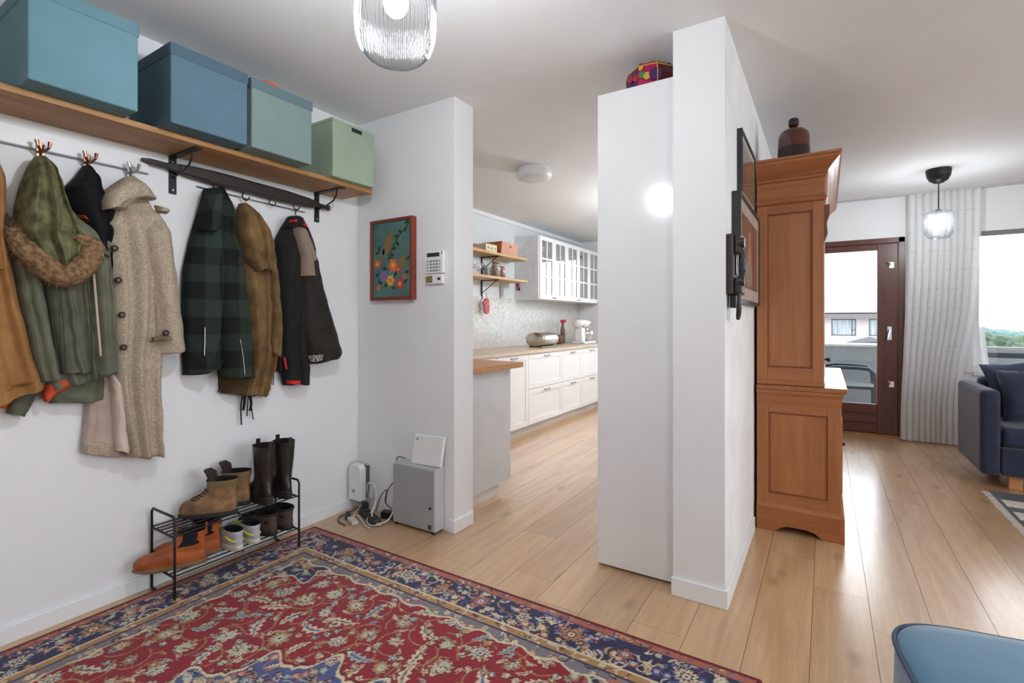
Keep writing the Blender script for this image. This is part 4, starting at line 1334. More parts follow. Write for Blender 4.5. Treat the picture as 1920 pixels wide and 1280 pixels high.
scatter(0.2, Wd - 0.2, 0.2, Ln - 0.2, 0.128, 0.022, field_flower)
scatter(0.2, Wd - 0.2, 0.26, Ln - 0.2, 0.128, 0.030, small_bud)
scatter(0.26, Wd - 0.2, 0.2, Ln - 0.2, 0.11, 0.05, small_bud)


def tiny_leaf(x, y):
    stamp(x, y, leafy(rs.uniform(0.016, 0.03), rs.uniform(0, 6.28), [CREAM, GOLD, TEAL, CREAM][rs.randint(4)], DRED, rs.uniform(-0.6, 0.6)), 0.05)


scatter(0.23, Wd - 0.2, 0.21, Ln - 0.2, 0.085, 0.035, tiny_leaf)

# corner spandrels and central medallion
th = np.arctan2((Y - my) / 1.25, X - mx)
rm = np.hypot((Y - my) / 1.25, X - mx)
med = 0.50 + 0.085 * np.abs(np.sin(8 * th)) + 0.02 * np.cos(32 * th)
corner = np.zeros_like(X, bool)
csd = np.full_like(X, 9.0)
for cx_, cy_ in ((0, 0), (Wd, 0), (0, Ln), (Wd, Ln)):
    q = np.hypot((X - cx_) / 0.6, (Y - cy_) / 0.6)
    a = np.arctan2(Y - cy_, X - cx_)
    csd = np.minimum(csd, q - (1 + 0.07 * np.cos(18 * a) + 0.03 * np.cos(36 * a)))


def region(sd, ground, outline, inner=None, inner_at=-0.12):
    C[sd < 0] = ground
    k = sd < -0.012


def fill_dense(mask, ground, n, palette, seed, sc_=1.0):
    global C
    keep = C.copy()
    C[mask] = ground
    r2 = np.random.RandomState(seed)
    jj, ii = np.nonzero(mask)
    if len(jj) == 0:
        return
    for k in range(n):
        q = r2.randint(len(jj))
        x, y = xs[ii[q]], ys[jj[q]]
        c = palette[r2.randint(len(palette))]
        c2 = palette[r2.randint(len(palette))]
        kk = r2.rand()
        if kk < 0.35:
            stamp(x, y, rosette(sc_ * r2.uniform(0.014, 0.026), r2.randint(5, 8), r2.uniform(0, 6), c, c2, CREAM, ground * 0.7), 0.04)
        elif kk < 0.7:
            stamp(x, y, leafy(sc_ * r2.uniform(0.018, 0.034), r2.uniform(0, 6.28), c, c2, r2.uniform(-0.6, 0.6)), 0.05)
        else:
            vine(x, y, sc_ * r2.uniform(0.02, 0.04), r2.uniform(0, 6), r2.uniform(2, 4), 0.003, c)
    C[~mask] = keep[~mask]


area = st * st


def dens(mask, per):
    return int(mask.sum() * area * per)


pal = [CREAM, GOLD, BLUE, ROSE, TEAL, CREAM, DRED]
ms = rm < med
fill_dense(ms, BLUE * 0.8, dens(ms, 900), [CREAM, GOLD, NAVY, TEAL, ROSE], 5)
C[np.abs(rm - med) < 0.006] = CREAM
C[np.abs(rm - med - 0.011) < 0.004] = DRED
m2_ = rm < 0.40 + 0.035 * np.cos(12 * th)
fill_dense(m2_, GOLD * 0.95, dens(m2_, 900), [CREAM, NAVY, TEAL, ROSE, DRED], 6)
C[np.abs(rm - (0.40 + 0.035 * np.cos(12 * th))) < 0.005] = DRED
m3_ = rm < 0.2
fill_dense(m3_, DRED, dens(m3_, 900), [CREAM, GOLD, TEAL], 7)
ms = csd < 0
fill_dense(ms, NAVY, dens(ms, 1000), [CREAM, GOLD, BLUE, TEAL, ROSE], 8)
C[np.abs(csd) < 0.010] = CREAM
ms = csd < -0.22
fill_dense(ms, GOLD, dens(ms, 1000), [CREAM, NAVY, ROSE, TEAL, DRED], 9)
# borders
scal = ed - (BW - 0.004 + 0.016 * np.abs(np.sin((X - Y) * 20)) + 0.016 * np.abs(np.sin((X + Y) * 20)))
ms = (scal < 0)
fill_dense(ms, cl(120, 112, 116), dens(ms, 700), [CREAM, NAVY, GOLD, CREAM, ROSE], 10, 0.8)
C[np.abs(scal) < 0.005] = CREAM
ms = ed < 0.232
fill_dense(ms, GOLD * 0.85, dens(ms, 1600), [CREAM, DRED, NAVY, CREAM, ROSE], 11, 0.6)
C[np.abs(ed - 0.237) < 0.004] = NAVY
ms = ed < 0.195
fill_dense(ms, NAVY, dens(ms, 1200), pal + [CREAM, BLUE], 12)


# large border rosettes
def border_rosettes():
    k = 0
    for sp_ in (0.115,):
        for side in range(4):
            L_ = Wd if side < 2 else Ln
            n_ = int(round(L_ / 0.21))
            for q in range(n_ + 1):
                s = q * L_ / n_
                x, y = {0: (s, Ln - sp_), 1: (s, sp_), 2: (sp_, s), 3: (Wd - sp_, s)}[side]
                k += 1
                stamp(x, y, rosette(0.046 if k % 2 else 0.034, 8 if k % 2 else 6, k, [GOLD, ROSE, CREAM][k % 3], [DRED, BLUE, NAVY][k % 3], CREAM, NAVY * 0.7), 0.08)


border_rosettes()
C[np.abs(ed - 0.197) < 0.004] = CREAM
ms = ed < 0.045
fill_dense(ms, ROSE * 0.8, dens(ms, 1100), [CREAM, NAVY, GOLD, BLUE], 13, 0.6)
C[np.abs(ed - 0.046) < 0.003] = NAVY
C[ed < 0.012] = DRED * 0.8
# wool: slight colour change from knot to knot
C *= (1 + 0.22 * (rs.rand(ny, nx, 1) - 0.5))
C = np.clip(C, 0, 1)
Z = 0.009 + 0.0012 * rs.rand(ny, nx)
Z[ed < 0.004] = 0.002
co = np.stack([X + GX0, Y + GY0, Z], -1).reshape(-1, 3)
me = bpy.data.meshes.new('pile')
idx = np.arange(nx * ny).reshape(ny, nx)
quads = np.stack([idx[:-1, :-1], idx[:-1, 1:], idx[1:, 1:], idx[1:, :-1]], -1).reshape(-1, 4)
rug_o = Vector(((GX0 + GX1_) / 2, (GY0 + GY1) / 2, 0.0))
co = co - np.array(rug_o)
me.vertices.add(len(co))
me.vertices.foreach_set('co', co.ravel())
me.loops.add(quads.size)
me.loops.foreach_set('vertex_index', quads.ravel())
me.polygons.add(len(quads))
me.polygons.foreach_set('loop_start', np.arange(0, quads.size, 4))
me.polygons.foreach_set('loop_total', np.full(len(quads), 4))
me.update()
ca = me.color_attributes.new('knot_colour', 'FLOAT_COLOR', 'POINT')
ca.data.foreach_set('color', np.concatenate([C.reshape(-1, 3), np.ones((nx * ny, 1))], 1).ravel().astype(np.float32))
m, nt, p, out = nt_new('wool_pile')
at = nt.nodes.new('ShaderNodeAttribute')
at.attribute_name = 'knot_colour'
nt.links.new(at.outputs['Color'], p.inputs['Base Color'])
p.inputs['Roughness'].default_value = 0.85
p.inputs['Sheen Weight'].default_value = 0.15
p.inputs['Specular IOR Level'].default_value = 0.2
me.materials.append(m)
rt = thing('rug', rug_o, 'red and navy floral patterned wool rug on the hall floor', 'rug')
ro = bpy.data.objects.new('pile', me)
col.objects.link(ro)
ro.parent = rt
MB().box(GX0, GX1_, GY0, GY1, 0.0005, 0.0025).build('backing', fabric('rug_backing', srgb(110, 30, 38)), rt)
bd = MB()
for a, b in (((GX0, GY0), (GX1_, GY0)), ((GX1_, GY0), (GX1_, GY1)), ((GX1_, GY1), (GX0, GY1)), ((GX0, GY1), (GX0, GY0))):
    bd.tube([(a[0], a[1], 0.006), (b[0], b[1], 0.006)], 0.0055, 8)
bd.build('bound_edge', fabric('red_binding', srgb(120, 28, 40)), rt, smooth=True)

# ------------------------------------------------------------------ hall end wall: picture, keypad, boxes and cables
red_frame = wood('red_brown_frame', srgb(150, 66, 36), srgb(110, 40, 26), axis=2, rough=0.4, ring=20)
PX0, PX1, PZ0, PZ1 = -2.448, -2.088, 1.345, 1.845
pc = thing('framed_picture', ((PX0 + PX1) / 2, WN, PZ0), 'framed bird and flower embroidery picture on the hall end wall', 'picture')
fy0, fy1, fw = WN - 0.042, WN - 0.001, 0.018
MB().box(PX0, PX0 + fw, fy0, fy1, PZ0, PZ1).build('frame_side', red_frame, pc, bevel=0.002)
MB().box(PX1 - fw, PX1, fy0, fy1, PZ0, PZ1).build('frame_side', red_frame, pc, bevel=0.002)
MB().box(PX0 + fw, PX1 - fw, fy0, fy1, PZ0, PZ0 + fw).build('frame_rail', red_frame, pc, bevel=0.002)
MB().box(PX0 + fw, PX1 - fw, fy0, fy1, PZ1 - fw, PZ1).build('frame_rail', red_frame, pc, bevel=0.002)
cvs = MB().box(PX0 + fw, PX1 - fw, WN - 0.03, WN - 0.012, PZ0 + fw, PZ1 - fw).build('canvas', fabric('teal_canvas', srgb(92, 128, 122), srgb(74, 106, 104), vs=9), pc)


def pic(u, v):
    return lerp(PX0 + fw, PX1 - fw, u), lerp(PZ0 + fw, PZ1 - fw, v)


def flat_blob(u, v, ru, rv, mat, name, k=0.0, n=14, lobes=0, rot=0.0, d=0.0):
    x, z = pic(u, v)
    W_, H_ = (PX1 - PX0 - 2 * fw), (PZ1 - PZ0 - 2 * fw)
    pts = []
    for i in range(n):
        a = 2 * math.pi * i / n
        q = 1 + (0.22 * math.cos(lobes * a) if lobes else 0)
        e_, f_ = ru * W_ * q * math.cos(a), rv * H_ * q * math.sin(a)
        pts.append((x + e_ * math.cos(rot) - f_ * math.sin(rot), WN - 0.0302 - d, z + e_ * math.sin(rot) + f_ * math.cos(rot)))
    MB().poly(pts, (0, -0.0012, 0)).build(name, mat, cvs)


th_ol, th_gr, th_or, th_pk, th_bl, th_dk, th_yl = (fabric('thread_olive', srgb(136, 112, 70)), fabric('thread_green', srgb(52, 74, 48)), fabric('thread_orange', srgb(216, 112, 56)), fabric('thread_pink', srgb(196, 74, 78)),
                                                   fabric('thread_blue', srgb(118, 124, 176)), fabric('thread_dark', srgb(46, 46, 38)), fabric('thread_yellow', srgb(226, 172, 66)))
flat_blob(0.40, 0.70, 0.10, 0.16, th_ol, 'stitched_bird', rot=-0.5)
flat_blob(0.49, 0.83, 0.06, 0.045, th_ol, 'stitched_bird_head', d=0.0004)
flat_blob(0.25, 0.54, 0.035, 0.12, th_ol, 'stitched_bird_tail', rot=-0.35)
flat_blob(0.78, 0.45, 0.08, 0.10, th_ol, 'stitched_small_bird', rot=0.2)
a_, b_ = pic(0.42, 0.55), pic(0.97, 0.96)
MB().tube([(a_[0], WN - 0.031, a_[1]), (lerp(a_[0], b_[0], 0.5), WN - 0.031, lerp(a_[1], b_[1], 0.62)), (b_[0], WN - 0.031, b_[1])], 0.0025, 6).build('stitched_branch', th_dk, cvs)
for u, v, r_ in ((0.62, 0.80, 0.6), (0.72, 0.86, -0.4), (0.86, 0.88, 0.9), (0.9, 0.97, 0.2), (0.66, 0.70, -0.8), (0.56, 0.64, 0.3), (0.45, 0.52, 0.7), (0.52, 0.56, -0.3), (0.16, 0.66, 1.2), (0.12, 0.6, 0.2), (0.93, 0.5, 0.5),
                 (0.12, 0.3, 0.8), (0.2, 0.2, -0.6), (0.35, 0.16, 0.4), (0.55, 0.12, -0.2), (0.7, 0.17, 0.5), (0.86, 0.2, 1.0), (0.9, 0.32, 0.0), (0.6, 0.30, 1.0), (0.32, 0.38, -0.3)):
    flat_blob(u, v, 0.055, 0.022, th_gr, 'stitched_leaf', rot=r_, n=8)
for u, v, r_, mm, cm in ((0.12, 0.45, 0.075, th_or, th_yl), (0.30, 0.28, 0.10, th_bl, th_pk), (0.54, 0.42, 0.115, th_or, th_yl), (0.47, 0.22, 0.095, th_yl, th_or), (0.72, 0.17, 0.10, th_pk, th_yl), (0.15, 0.13, 0.05, th_or, th_pk), (0.68, 0.36, 0.06, th_pk, th_yl), (0.84, 0.26, 0.05, th_or, th_pk)):
    flat_blob(u, v, r_, r_ * 0.72, mm, 'stitched_flower', n=24, lobes=6, d=0.0003)
    flat_blob(u, v, r_ * 0.4, r_ * 0.3, cm, 'stitched_flower_centre', n=10, d=0.0012)

kp = thing('keypad', (-1.93, WN, 1.43), 'white alarm keypad with display on the hall end wall', 'keypad')
MB().box(-2.005, -1.86, WN - 0.026, WN - 0.001, 1.49, 1.622).build('body', white_plastic, kp, bevel=0.008, seg=3)
MB().box(-2.005, -1.868, WN - 0.022, WN - 0.001, 1.43, 1.488).build('lower_reader', white_plastic, kp, bevel=0.006, seg=3)
MB().box(-1.982, -1.888, WN - 0.0275, WN - 0.0255, 1.588, 1.611).build('display', M('display_dark', srgb(52, 58, 60), 0.2), kp)
btn = M('button_grey', srgb(120, 124, 132), 0.5)
for r_ in range(4):
    for c_ in range(5):
        x = -1.985 + 0.022 * c_ + (0.004 if c_ else 0)
        MB().box(x, x + (0.014 if c_ else 0.018), WN - 0.0285, WN - 0.0255, 1.503 + r_ * 0.018, 1.503 + r_ * 0.018 + 0.011).build('key', btn if 0 < c_ < 4 else M('key_pale', srgb(176, 178, 182), 0.5), kp, bevel=0.001)
MB().box(-1.995, -1.945, WN - 0.0235, WN - 0.0215, 1.438, 1.478).build('card', M('card_yellow', srgb(150, 142, 84), 0.5, col2=srgb(96, 92, 70), vscale=40), kp)
MB().box(-1.905, -1.885, WN - 0.0235, WN - 0.0215, 1.452, 1.466).build('keyhole', dark_plastic, kp)
MB().box(-1.872, -1.867, WN - 0.0275, WN - 0.0255, 1.60, 1.614).build('status_light', dark_plastic, kp)

gm = M('grey_cabinet_metal', srgb(196, 197, 199), 0.4, vscale=3, col2=srgb(192, 193, 195))
mb_ = thing('metal_cabinet', (-2.03, 2.19, 0), 'grey metal technical box standing on the floor below the keypad', 'box')
MB().box(-2.195, -1.872, 2.158, 2.236, 0.014, 0.372).build('body', gm, mb_, bevel=0.003)
MB().box(-2.193, -1.874, 2.149, 2.1575, 0.018, 0.362).build('front_cover', M('grey_cover', srgb(168, 169, 171), 0.4, vscale=3), mb_, bevel=0.002)
MB().cyl((-1.90, 2.150, 0.15), (-1.90, 2.144, 0.15), 0.008, 12).build('lock', dark_plastic, mb_)
MB().box(-1.917, -1.892, 2.1475, 2.1495, 0.03, 0.055).build('label_plate', M('label_brown', srgb(78, 64, 56), 0.6), mb_)
for x in (-2.18, -1.89):
    for y in (2.165, 2.225):
        MB().cyl((x, y, 0), (x, y, 0.015), 0.009, 8).build('foot', dark_plastic, mb_)
ro_ = thing('router', (-1.95, 2.2, 0.372), 'white square router leaning against the wall on the grey metal box', 'router')
cc_ = Vector((-1.965, 2.205, 0.372 + 0.088))
tilt = math.radians(10)
ax, az = Vector((1, 0, 0.03)).normalized(), Vector((0.03, math.sin(tilt), math.cos(tilt))).normalized()
ay = az.cross(ax).normalized()
MB().obox(cc_, ax, ay, az, 0.118, 0.010, 0.088).build('housing', white_plastic, ro_, bevel=0.016, seg=4)
MB().obox(cc_ - ax * 0.085 + az * 0.058 - ay * (0.0105 if ay.y > 0 else -0.0105), ax, ay, az, 0.006, 0.0015, 0.006).build('indicator', M('indicator_grey', srgb(130, 132, 135), 0.4), ro_)
wbx = thing('fibre_terminal', (-2.53, 2.19, 0.06), 'white wall terminal with slotted side in the hall corner', 'terminal')
MB().poly([(-2.592, 2.150, 0.075), (-2.485, 2.150, 0.075), (-2.485, 2.150, 0.275), (-2.505, 2.150, 0.30), (-2.572, 2.150, 0.30), (-2.592, 2.150, 0.275)], (0, 0.05, 0)).build('housing', white_plastic, wbx, bevel=0.004)
for k in range(3):
    MB().box(-2.590, -2.488 + 0.002 * k, 2.203 + k * 0.010, 2.208 + k * 0.010, 0.085, 0.285).build('fin', M('fin_grey', srgb(120, 121, 124), 0.5), wbx)
MB().box(-2.594, -2.474, 2.231, 2.2395, 0.07, 0.305).build('back_plate', white_plastic, wbx, bevel=0.002)
for k, (xa, xb_) in enumerate(((-2.560, -2.545), (-2.542, -2.53), (-2.555, -2.535))):
    z = 0.135 - (0.012 if k == 2 else 0)
    MB().box(xa, xb_, 2.1492, 2.1502, z, z + 0.008).build('printed_mark', M('print_grey', srgb(120, 120, 122), 0.6), wbx)
black_p = dark_plastic
ps = thing('power_strip', (-2.36, 2.13, 0), 'black power strip among the cables on the floor', 'power strip')
MB().obox((-2.36, 2.12, 0.020), (0.93, -0.36, 0), (0.36, 0.93, 0), (0, 0, 1), 0.12, 0.026, 0.018).build('body', black_p, ps, bevel=0.006)
for k in range(3):
    MB().obox((-2.36 + (k - 1) * 0.065 * 0.93, 2.12 - (k - 1) * 0.065 * 0.36, 0.0395), (1, 0, 0), (0, 1, 0), (0, 0, 1), 0.016, 0.016, 0.0018).build('socket', M('socket_dark', srgb(60, 60, 62), 0.5), ps)
ad = [((-2.46, 2.17, 0.065), (0.9, -0.4, 0.1), 0.022, 0.018, 0.036, dark_plastic, 'black mains adapter standing beside the white wall terminal'),
      ((-2.27, 2.20, 0.085), (0.95, 0.3, 0), 0.055, 0.022, 0.022, dark_plastic, 'black mains adapter lying against the wall beside the grey metal box'),
      ((-2.41, 2.03, 0.012), (0.92, -0.38, 0), 0.05, 0.02, 0.012, M('white_adapter', srgb(206, 200, 190), 0.5), 'white cable adapter lying on the floor'),
      ((-2.50, 2.07, 0.012), (0.75, -0.66, 0), 0.045, 0.016, 0.012, dark_plastic, 'small black adapter lying on the floor by the corner')]
for c_, d_, hx, hy, hz, mm, lb in ad:
    d_ = Vector(d_).normalized()
    e_ = Vector((0, 0, 1)).cross(d_).normalized()
    u_ = d_.cross(e_)
    c_ = (c_[0], c_[1], max(c_[2], hz))
    if 'standing' in lb or 'against' in lb:
        c_ = (c_[0], c_[1], hz + 0.001)
    a_o = MB().obox(c_, d_, e_, u_, hx, hy, hz).build('power_adapter', mm, None, bevel=0.005, label=lb, cat='adapter')
cab_w, cab_k = M('cable_white', srgb(214, 214, 212), 0.45), M('cable_black', srgb(40, 40, 42), 0.5)


def cable(name, pts, r, mat, label):
    P = [Vector(p_) for p_ in pts]
    n_ = len(P) * 7
    MB().tube([cat_rom(P, k / n_) for k in range(n_ + 1)], r, 6).build(name, mat, None, smooth=True, label=label, cat='cable')


cable('cable', [(-2.47, 2.21, 0.09), (-2.43, 2.16, 0.17), (-2.40, 2.15, 0.21), (-2.36, 2.16, 0.19), (-2.345, 2.15, 0.10), (-2.32, 2.10, 0.05), (-2.26, 2.07, 0.015), (-2.21, 2.13, 0.03), (-2.207, 2.19, 0.12), (-2.22, 2.21, 0.2)], 0.005, cab_w, 'thick white cable looping from the wall terminal to the grey metal box')
cable('cable', [(-2.44, 2.2, 0.04), (-2.42, 2.17, 0.14), (-2.39, 2.16, 0.20), (-2.355, 2.17, 0.17), (-2.36, 2.15, 0.07), (-2.34, 2.08, 0.02), (-2.28, 2.05, 0.008), (-2.22, 2.08, 0.012)], 0.0035, cab_w, 'thin white cable looping upward behind the power strip')
cable('cable', [(-2.33, 2.14, 0.05), (-2.33, 2.18, 0.13), (-2.30, 2.2, 0.17), (-2.28, 2.17, 0.11), (-2.26, 2.2, 0.06)], 0.003, cab_k, 'thin black cable arching above the power strip')
cable('cable', [(-2.28, 2.17, 0.1), (-2.29, 2.2, 0.17), (-2.25, 2.215, 0.23), (-2.212, 2.2, 0.30), (-2.205, 2.195, 0.385), (-2.14, 2.2, 0.388)], 0.003, cab_k, 'thin black cable rising to the router')
cable('cable', [(-2.50, 2.20, 0.07), (-2.50, 2.15, 0.03), (-2.47, 2.085, 0.006), (-2.42, 2.075, 0.030), (-2.37, 2.07, 0.006), (-2.31, 2.035, 0.006), (-2.25, 2.02, 0.006)], 0.004, cab_w, 'white cable lying flat on the floor from the corner')
cable('cable', [(-2.51, 2.21, 0.08), (-2.52, 2.17, 0.03), (-2.545, 2.10, 0.006), (-2.54, 2.04, 0.006), (-2.49, 1.99, 0.006), (-2.41, 1.975, 0.006)], 0.0035, cab_k, 'black cable lying on the floor from the corner')
cable('cable', [(-2.25, 2.21, 0.03), (-2.235, 2.19, 0.12), (-2.24, 2.21, 0.17), (-2.22, 2.22, 0.21), (-2.206, 2.215, 0.15), (-2.208, 2.2, 0.06)], 0.003, cab_w, 'short white cable looping beside the grey metal box')

# ------------------------------------------------------------------ tall closet and the painted tin on it
cl_ = thing('tall_cupboard', (-0.77, 2.64, 0), 'tall plain white glossy cupboard standing against the partition', 'cupboard')
MB().box(-0.962, PA - 0.002, 2.352, 2.95, 0.004, 2.333).build('body', white_lac, cl_)
MB().box(-0.962, PA - 0.003, 2.331, 2.350, 0.012, 2.335).build('door', white_lac, cl_, bevel=0.0015)
tn = thing('painted_tin', (-0.735, 2.475, 2.336), 'domed multicoloured painted tin lying on top of the white cupboard', 'tin')
lac = [M('lacquer_red', srgb(170, 40, 36), 0.18), M('lacquer_magenta', srgb(176, 28, 84), 0.18), M('lacquer_purple', srgb(72, 28, 96), 0.18), M('lacquer_yellow', srgb(206, 164, 52), 0.18), M('lacquer_green', srgb(58, 126, 74), 0.18), M('lacquer_maroon', srgb(92, 22, 34), 0.18)]
tcx, tcy = -0.735, 2.478
pf = [(0.112, 0.0), (0.124, 0.02), (0.126, 0.07), (0.116, 0.105), (0.094, 0.128), (0.05, 0.138), (0.001, 0.14)]
t8 = MB()
for k in range(8):
    R = []
    for r_, z in pf:
        R.append([(tcx + r_ * math.cos(a), tcy + r_ * math.sin(a), 2.3365 + z) for a in (2 * math.pi * (k - 0.36) / 8, 2 * math.pi * (k + 0.64) / 8)])
    V = [q for r_ in R for q in r_]
    fs = [(2 * i, 2 * i + 1, 2 * i + 3, 2 * i + 2) for i in range(len(pf) - 1)]
    MB().add(V, fs).build('panel', [lac[0], lac[5], lac[3], lac[1], lac[0], lac[2], lac[1], lac[5]][k], tn, smooth=False)
for k in range(8):
    a = 2 * math.pi * (k - 0.36) / 8
    MB().tube([(tcx + (r_ + 0.001) * math.cos(a), tcy + (r_ + 0.001) * math.sin(a), 2.3365 + z) for r_, z in pf[:-1]], 0.003, 6).build('rib', lac[3] if k % 2 else lac[2], tn, smooth=True)
MB().tube([(tcx + 0.117 * math.cos(2 * math.pi * (k - 0.36) / 8), tcy + 0.117 * math.sin(2 * math.pi * (k - 0.36) / 8), 2.3365 + 0.106) for k in range(8)], 0.0035, 6, closed=True).build('rim', lac[3], tn)
for ang, z, r_, mm in ((-1.9, 0.05, 0.018, lac[0]), (-1.65, 0.055, 0.016, lac[4]), (-1.45, 0.045, 0.018, lac[3]), (-2.2, 0.06, 0.02, lac[1]), (-1.15, 0.05, 0.03, lac[2]), (-1.7, 0.09, 0.012, lac[3])):
    cxx, cyy = tcx + 0.121 * math.cos(ang), tcy + 0.121 * math.sin(ang)
    n_ = Vector((math.cos(ang), math.sin(ang), 0))
    s_ = Vector((-math.sin(ang), math.cos(ang), 0))
    pts = [Vector((cxx, cyy, 2.3365 + z)) + s_ * r_ * math.cos(2 * math.pi * i / 10) + Vector((0, 0, r_ * math.sin(2 * math.pi * i / 10))) for i in range(10)]
    MB().poly(pts, n_ * 0.006).build('painted_spot', mm, tn)
MB().obox((-0.87, 2.45, 2.345), (0.95, 0.3, 0), (-0.3, 0.95, 0), (0, 0, 1), 0.03, 0.012, 0.009).build('dark_pouch', M('dark_red_leather', srgb(60, 30, 28), 0.6), None, bevel=0.005, label='small dark leather pouch beside the painted tin on the cupboard', cat='pouch')

# ------------------------------------------------------------------ partition: telephone and two pictures
WP = PB
t_up = thing('framed_picture', (WP, 2.87, 1.80), 'upper framed painting in thin black frame on the rough plaster wall', 'picture')
blk_fr = M('black_frame', srgb(44, 46, 50), 0.4)


def wall_picture(t, y0, y1, z0, z1, th, fw_, mat_w, art, artlabel):
    MB().box(WP + 0.001, WP + th, y0, y0 + fw_, z0, z1).build('frame_side', blk_fr, t)
    MB().box(WP + 0.001, WP + th, y1 - fw_, y1, z0, z1).build('frame_side', blk_fr, t)
    MB().box(WP + 0.001, WP + th, y0 + fw_, y1 - fw_, z0, z0 + fw_).build('frame_rail', blk_fr, t)
    MB().box(WP + 0.001, WP + th, y0 + fw_, y1 - fw_, z1 - fw_, z1).build('frame_rail', blk_fr, t)
    MB().box(WP + 0.001, WP + th - 0.006, y0 + fw_, y1 - fw_, z0 + fw_, z1 - fw_).build('mat_board', M('mat_board', srgb(226, 222, 216), 0.8), t)
    a = y0 + fw_ + mat_w
    b = y1 - fw_ - mat_w
    c = z0 + fw_ + mat_w
    d = z1 - fw_ - mat_w
    ar = MB().box(WP + th - 0.006, WP + th - 0.0045, a, b, c, d).build('artwork', art, t)
    MB().box(WP + th - 0.004, WP + th - 0.002, y0 + fw_, y1 - fw_, z0 + fw_, z1 - fw_).build('glass', win_glass, t)
    return a, b, c, d, ar


art1 = M('art_brown', srgb(150, 118, 92), 0.6, col2=srgb(86, 74, 62), vscale=7)
wall_picture(t_up, 2.595, 3.13, 1.805, 2.135, 0.024, 0.018, 0.025, art1, '')
t_lo = thing('framed_picture', (WP, 2.9, 1.29), 'larger framed print with pale mat beside the telephone on the plaster wall', 'picture')
art2 = M('art_rust', srgb(142, 92, 66), 0.6, col2=srgb(112, 74, 56), vscale=4)
a, b, c, d, ar = wall_picture(t_lo, 2.435, 3.20, 1.295, 1.80, 0.038, 0.02, 0.06, art2, '')
for (u, v, ru, rv, mm) in ((0.45, 0.78, 0.05, 0.07, M('art_skin', srgb(206, 176, 150), 0.6)), (0.45, 0.5, 0.10, 0.22, M('art_rose', srgb(196, 150, 130), 0.6)), (0.42, 0.22, 0.22, 0.2, M('art_sage', srgb(150, 160, 140), 0.6)), (0.72, 0.4, 0.05, 0.25, M('art_red', srgb(150, 56, 44), 0.6))):
    pts = [(WP + 0.0336, lerp(a, b, u) + ru * (b - a) * math.cos(2 * math.pi * i / 14), lerp(c, d, v) + rv * (d - c) * math.sin(2 * math.pi * i / 14)) for i in range(14)]
    MB().poly(pts, (0.0003 + 0.0002 * u, 0, 0)).build('painted_shape', mm, ar)

ph = thing('wall_telephone', (WP, 2.34, 1.31), 'old dark wooden wall telephone with cord loop on the plaster wall', 'telephone')
ph_m = M('telephone_bakelite', srgb(58, 44, 40), 0.3, col2=srgb(38, 30, 28), vscale=20)
MB().box(WP + 0.001, WP + 0.03, 2.285, 2.405, 1.325, 1.585).build('back_box', ph_m, ph, bevel=0.006)
MB().box(WP + 0.03, WP + 0.058, 2.295, 2.395, 1.50, 1.585).build('upper_housing', ph_m, ph, bevel=0.008)
MB().box(WP + 0.03, WP + 0.06, 2.295, 2.395, 1.325, 1.40).build('lower_housing', ph_m, ph, bevel=0.008)
hs = MB().tube([(WP + 0.048, 2.31, 1.385), (WP + 0.066, 2.305, 1.43), (WP + 0.066, 2.305, 1.48), (WP + 0.048, 2.31, 1.535)], 0.010, 10)
hs.cyl((WP + 0.045, 2.31, 1.545), (WP + 0.07, 2.31, 1.545), 0.022, 14).cyl((WP + 0.045, 2.31, 1.38), (WP + 0.07, 2.31, 1.38), 0.020, 14)
hs.build('handset', dark_plastic, ph, smooth=False)
for y in (2.33, 2.36):
    MB().cyl((WP + 0.035, y, 1.41), (WP + 0.035, y, 1.50), 0.005, 8).build('chrome_rod', chrome, ph)
MB().cyl((WP + 0.036, 2.345, 1.515), (WP + 0.064, 2.345, 1.515), 0.008, 10).build('cradle_hook', chrome, ph)
MB().box(WP + 0.01, WP + 0.035, 2.315, 2.375, 1.27, 1.325).build('bell_box', dark_plastic, ph, bevel=0.003)
P = [Vector(q) for q in ((WP + 0.05, 2.30, 1.33), (WP + 0.045, 2.305, 1.27), (WP + 0.04, 2.33, 1.23), (WP + 0.04, 2.36, 1.228), (WP + 0.042, 2.385, 1.26), (WP + 0.04, 2.39, 1.33))]
MB().tube([cat_rom(P, k / 40) for k in range(41)], [0.006 + 0.0016 * (k % 2) for k in range(41)], 8).build('cord', dark_plastic, ph, smooth=True)

# ------------------------------------------------------------------ pine dresser
DY0, DY1 = 3.262, 4.72
dr = thing('dresser', (-0.13, 4.0, 0), 'tall honey pine dresser with panelled side and moulded cornice', 'dresser')
bx0 = PB + 0.016
UX, LX = -0.008, 0.072


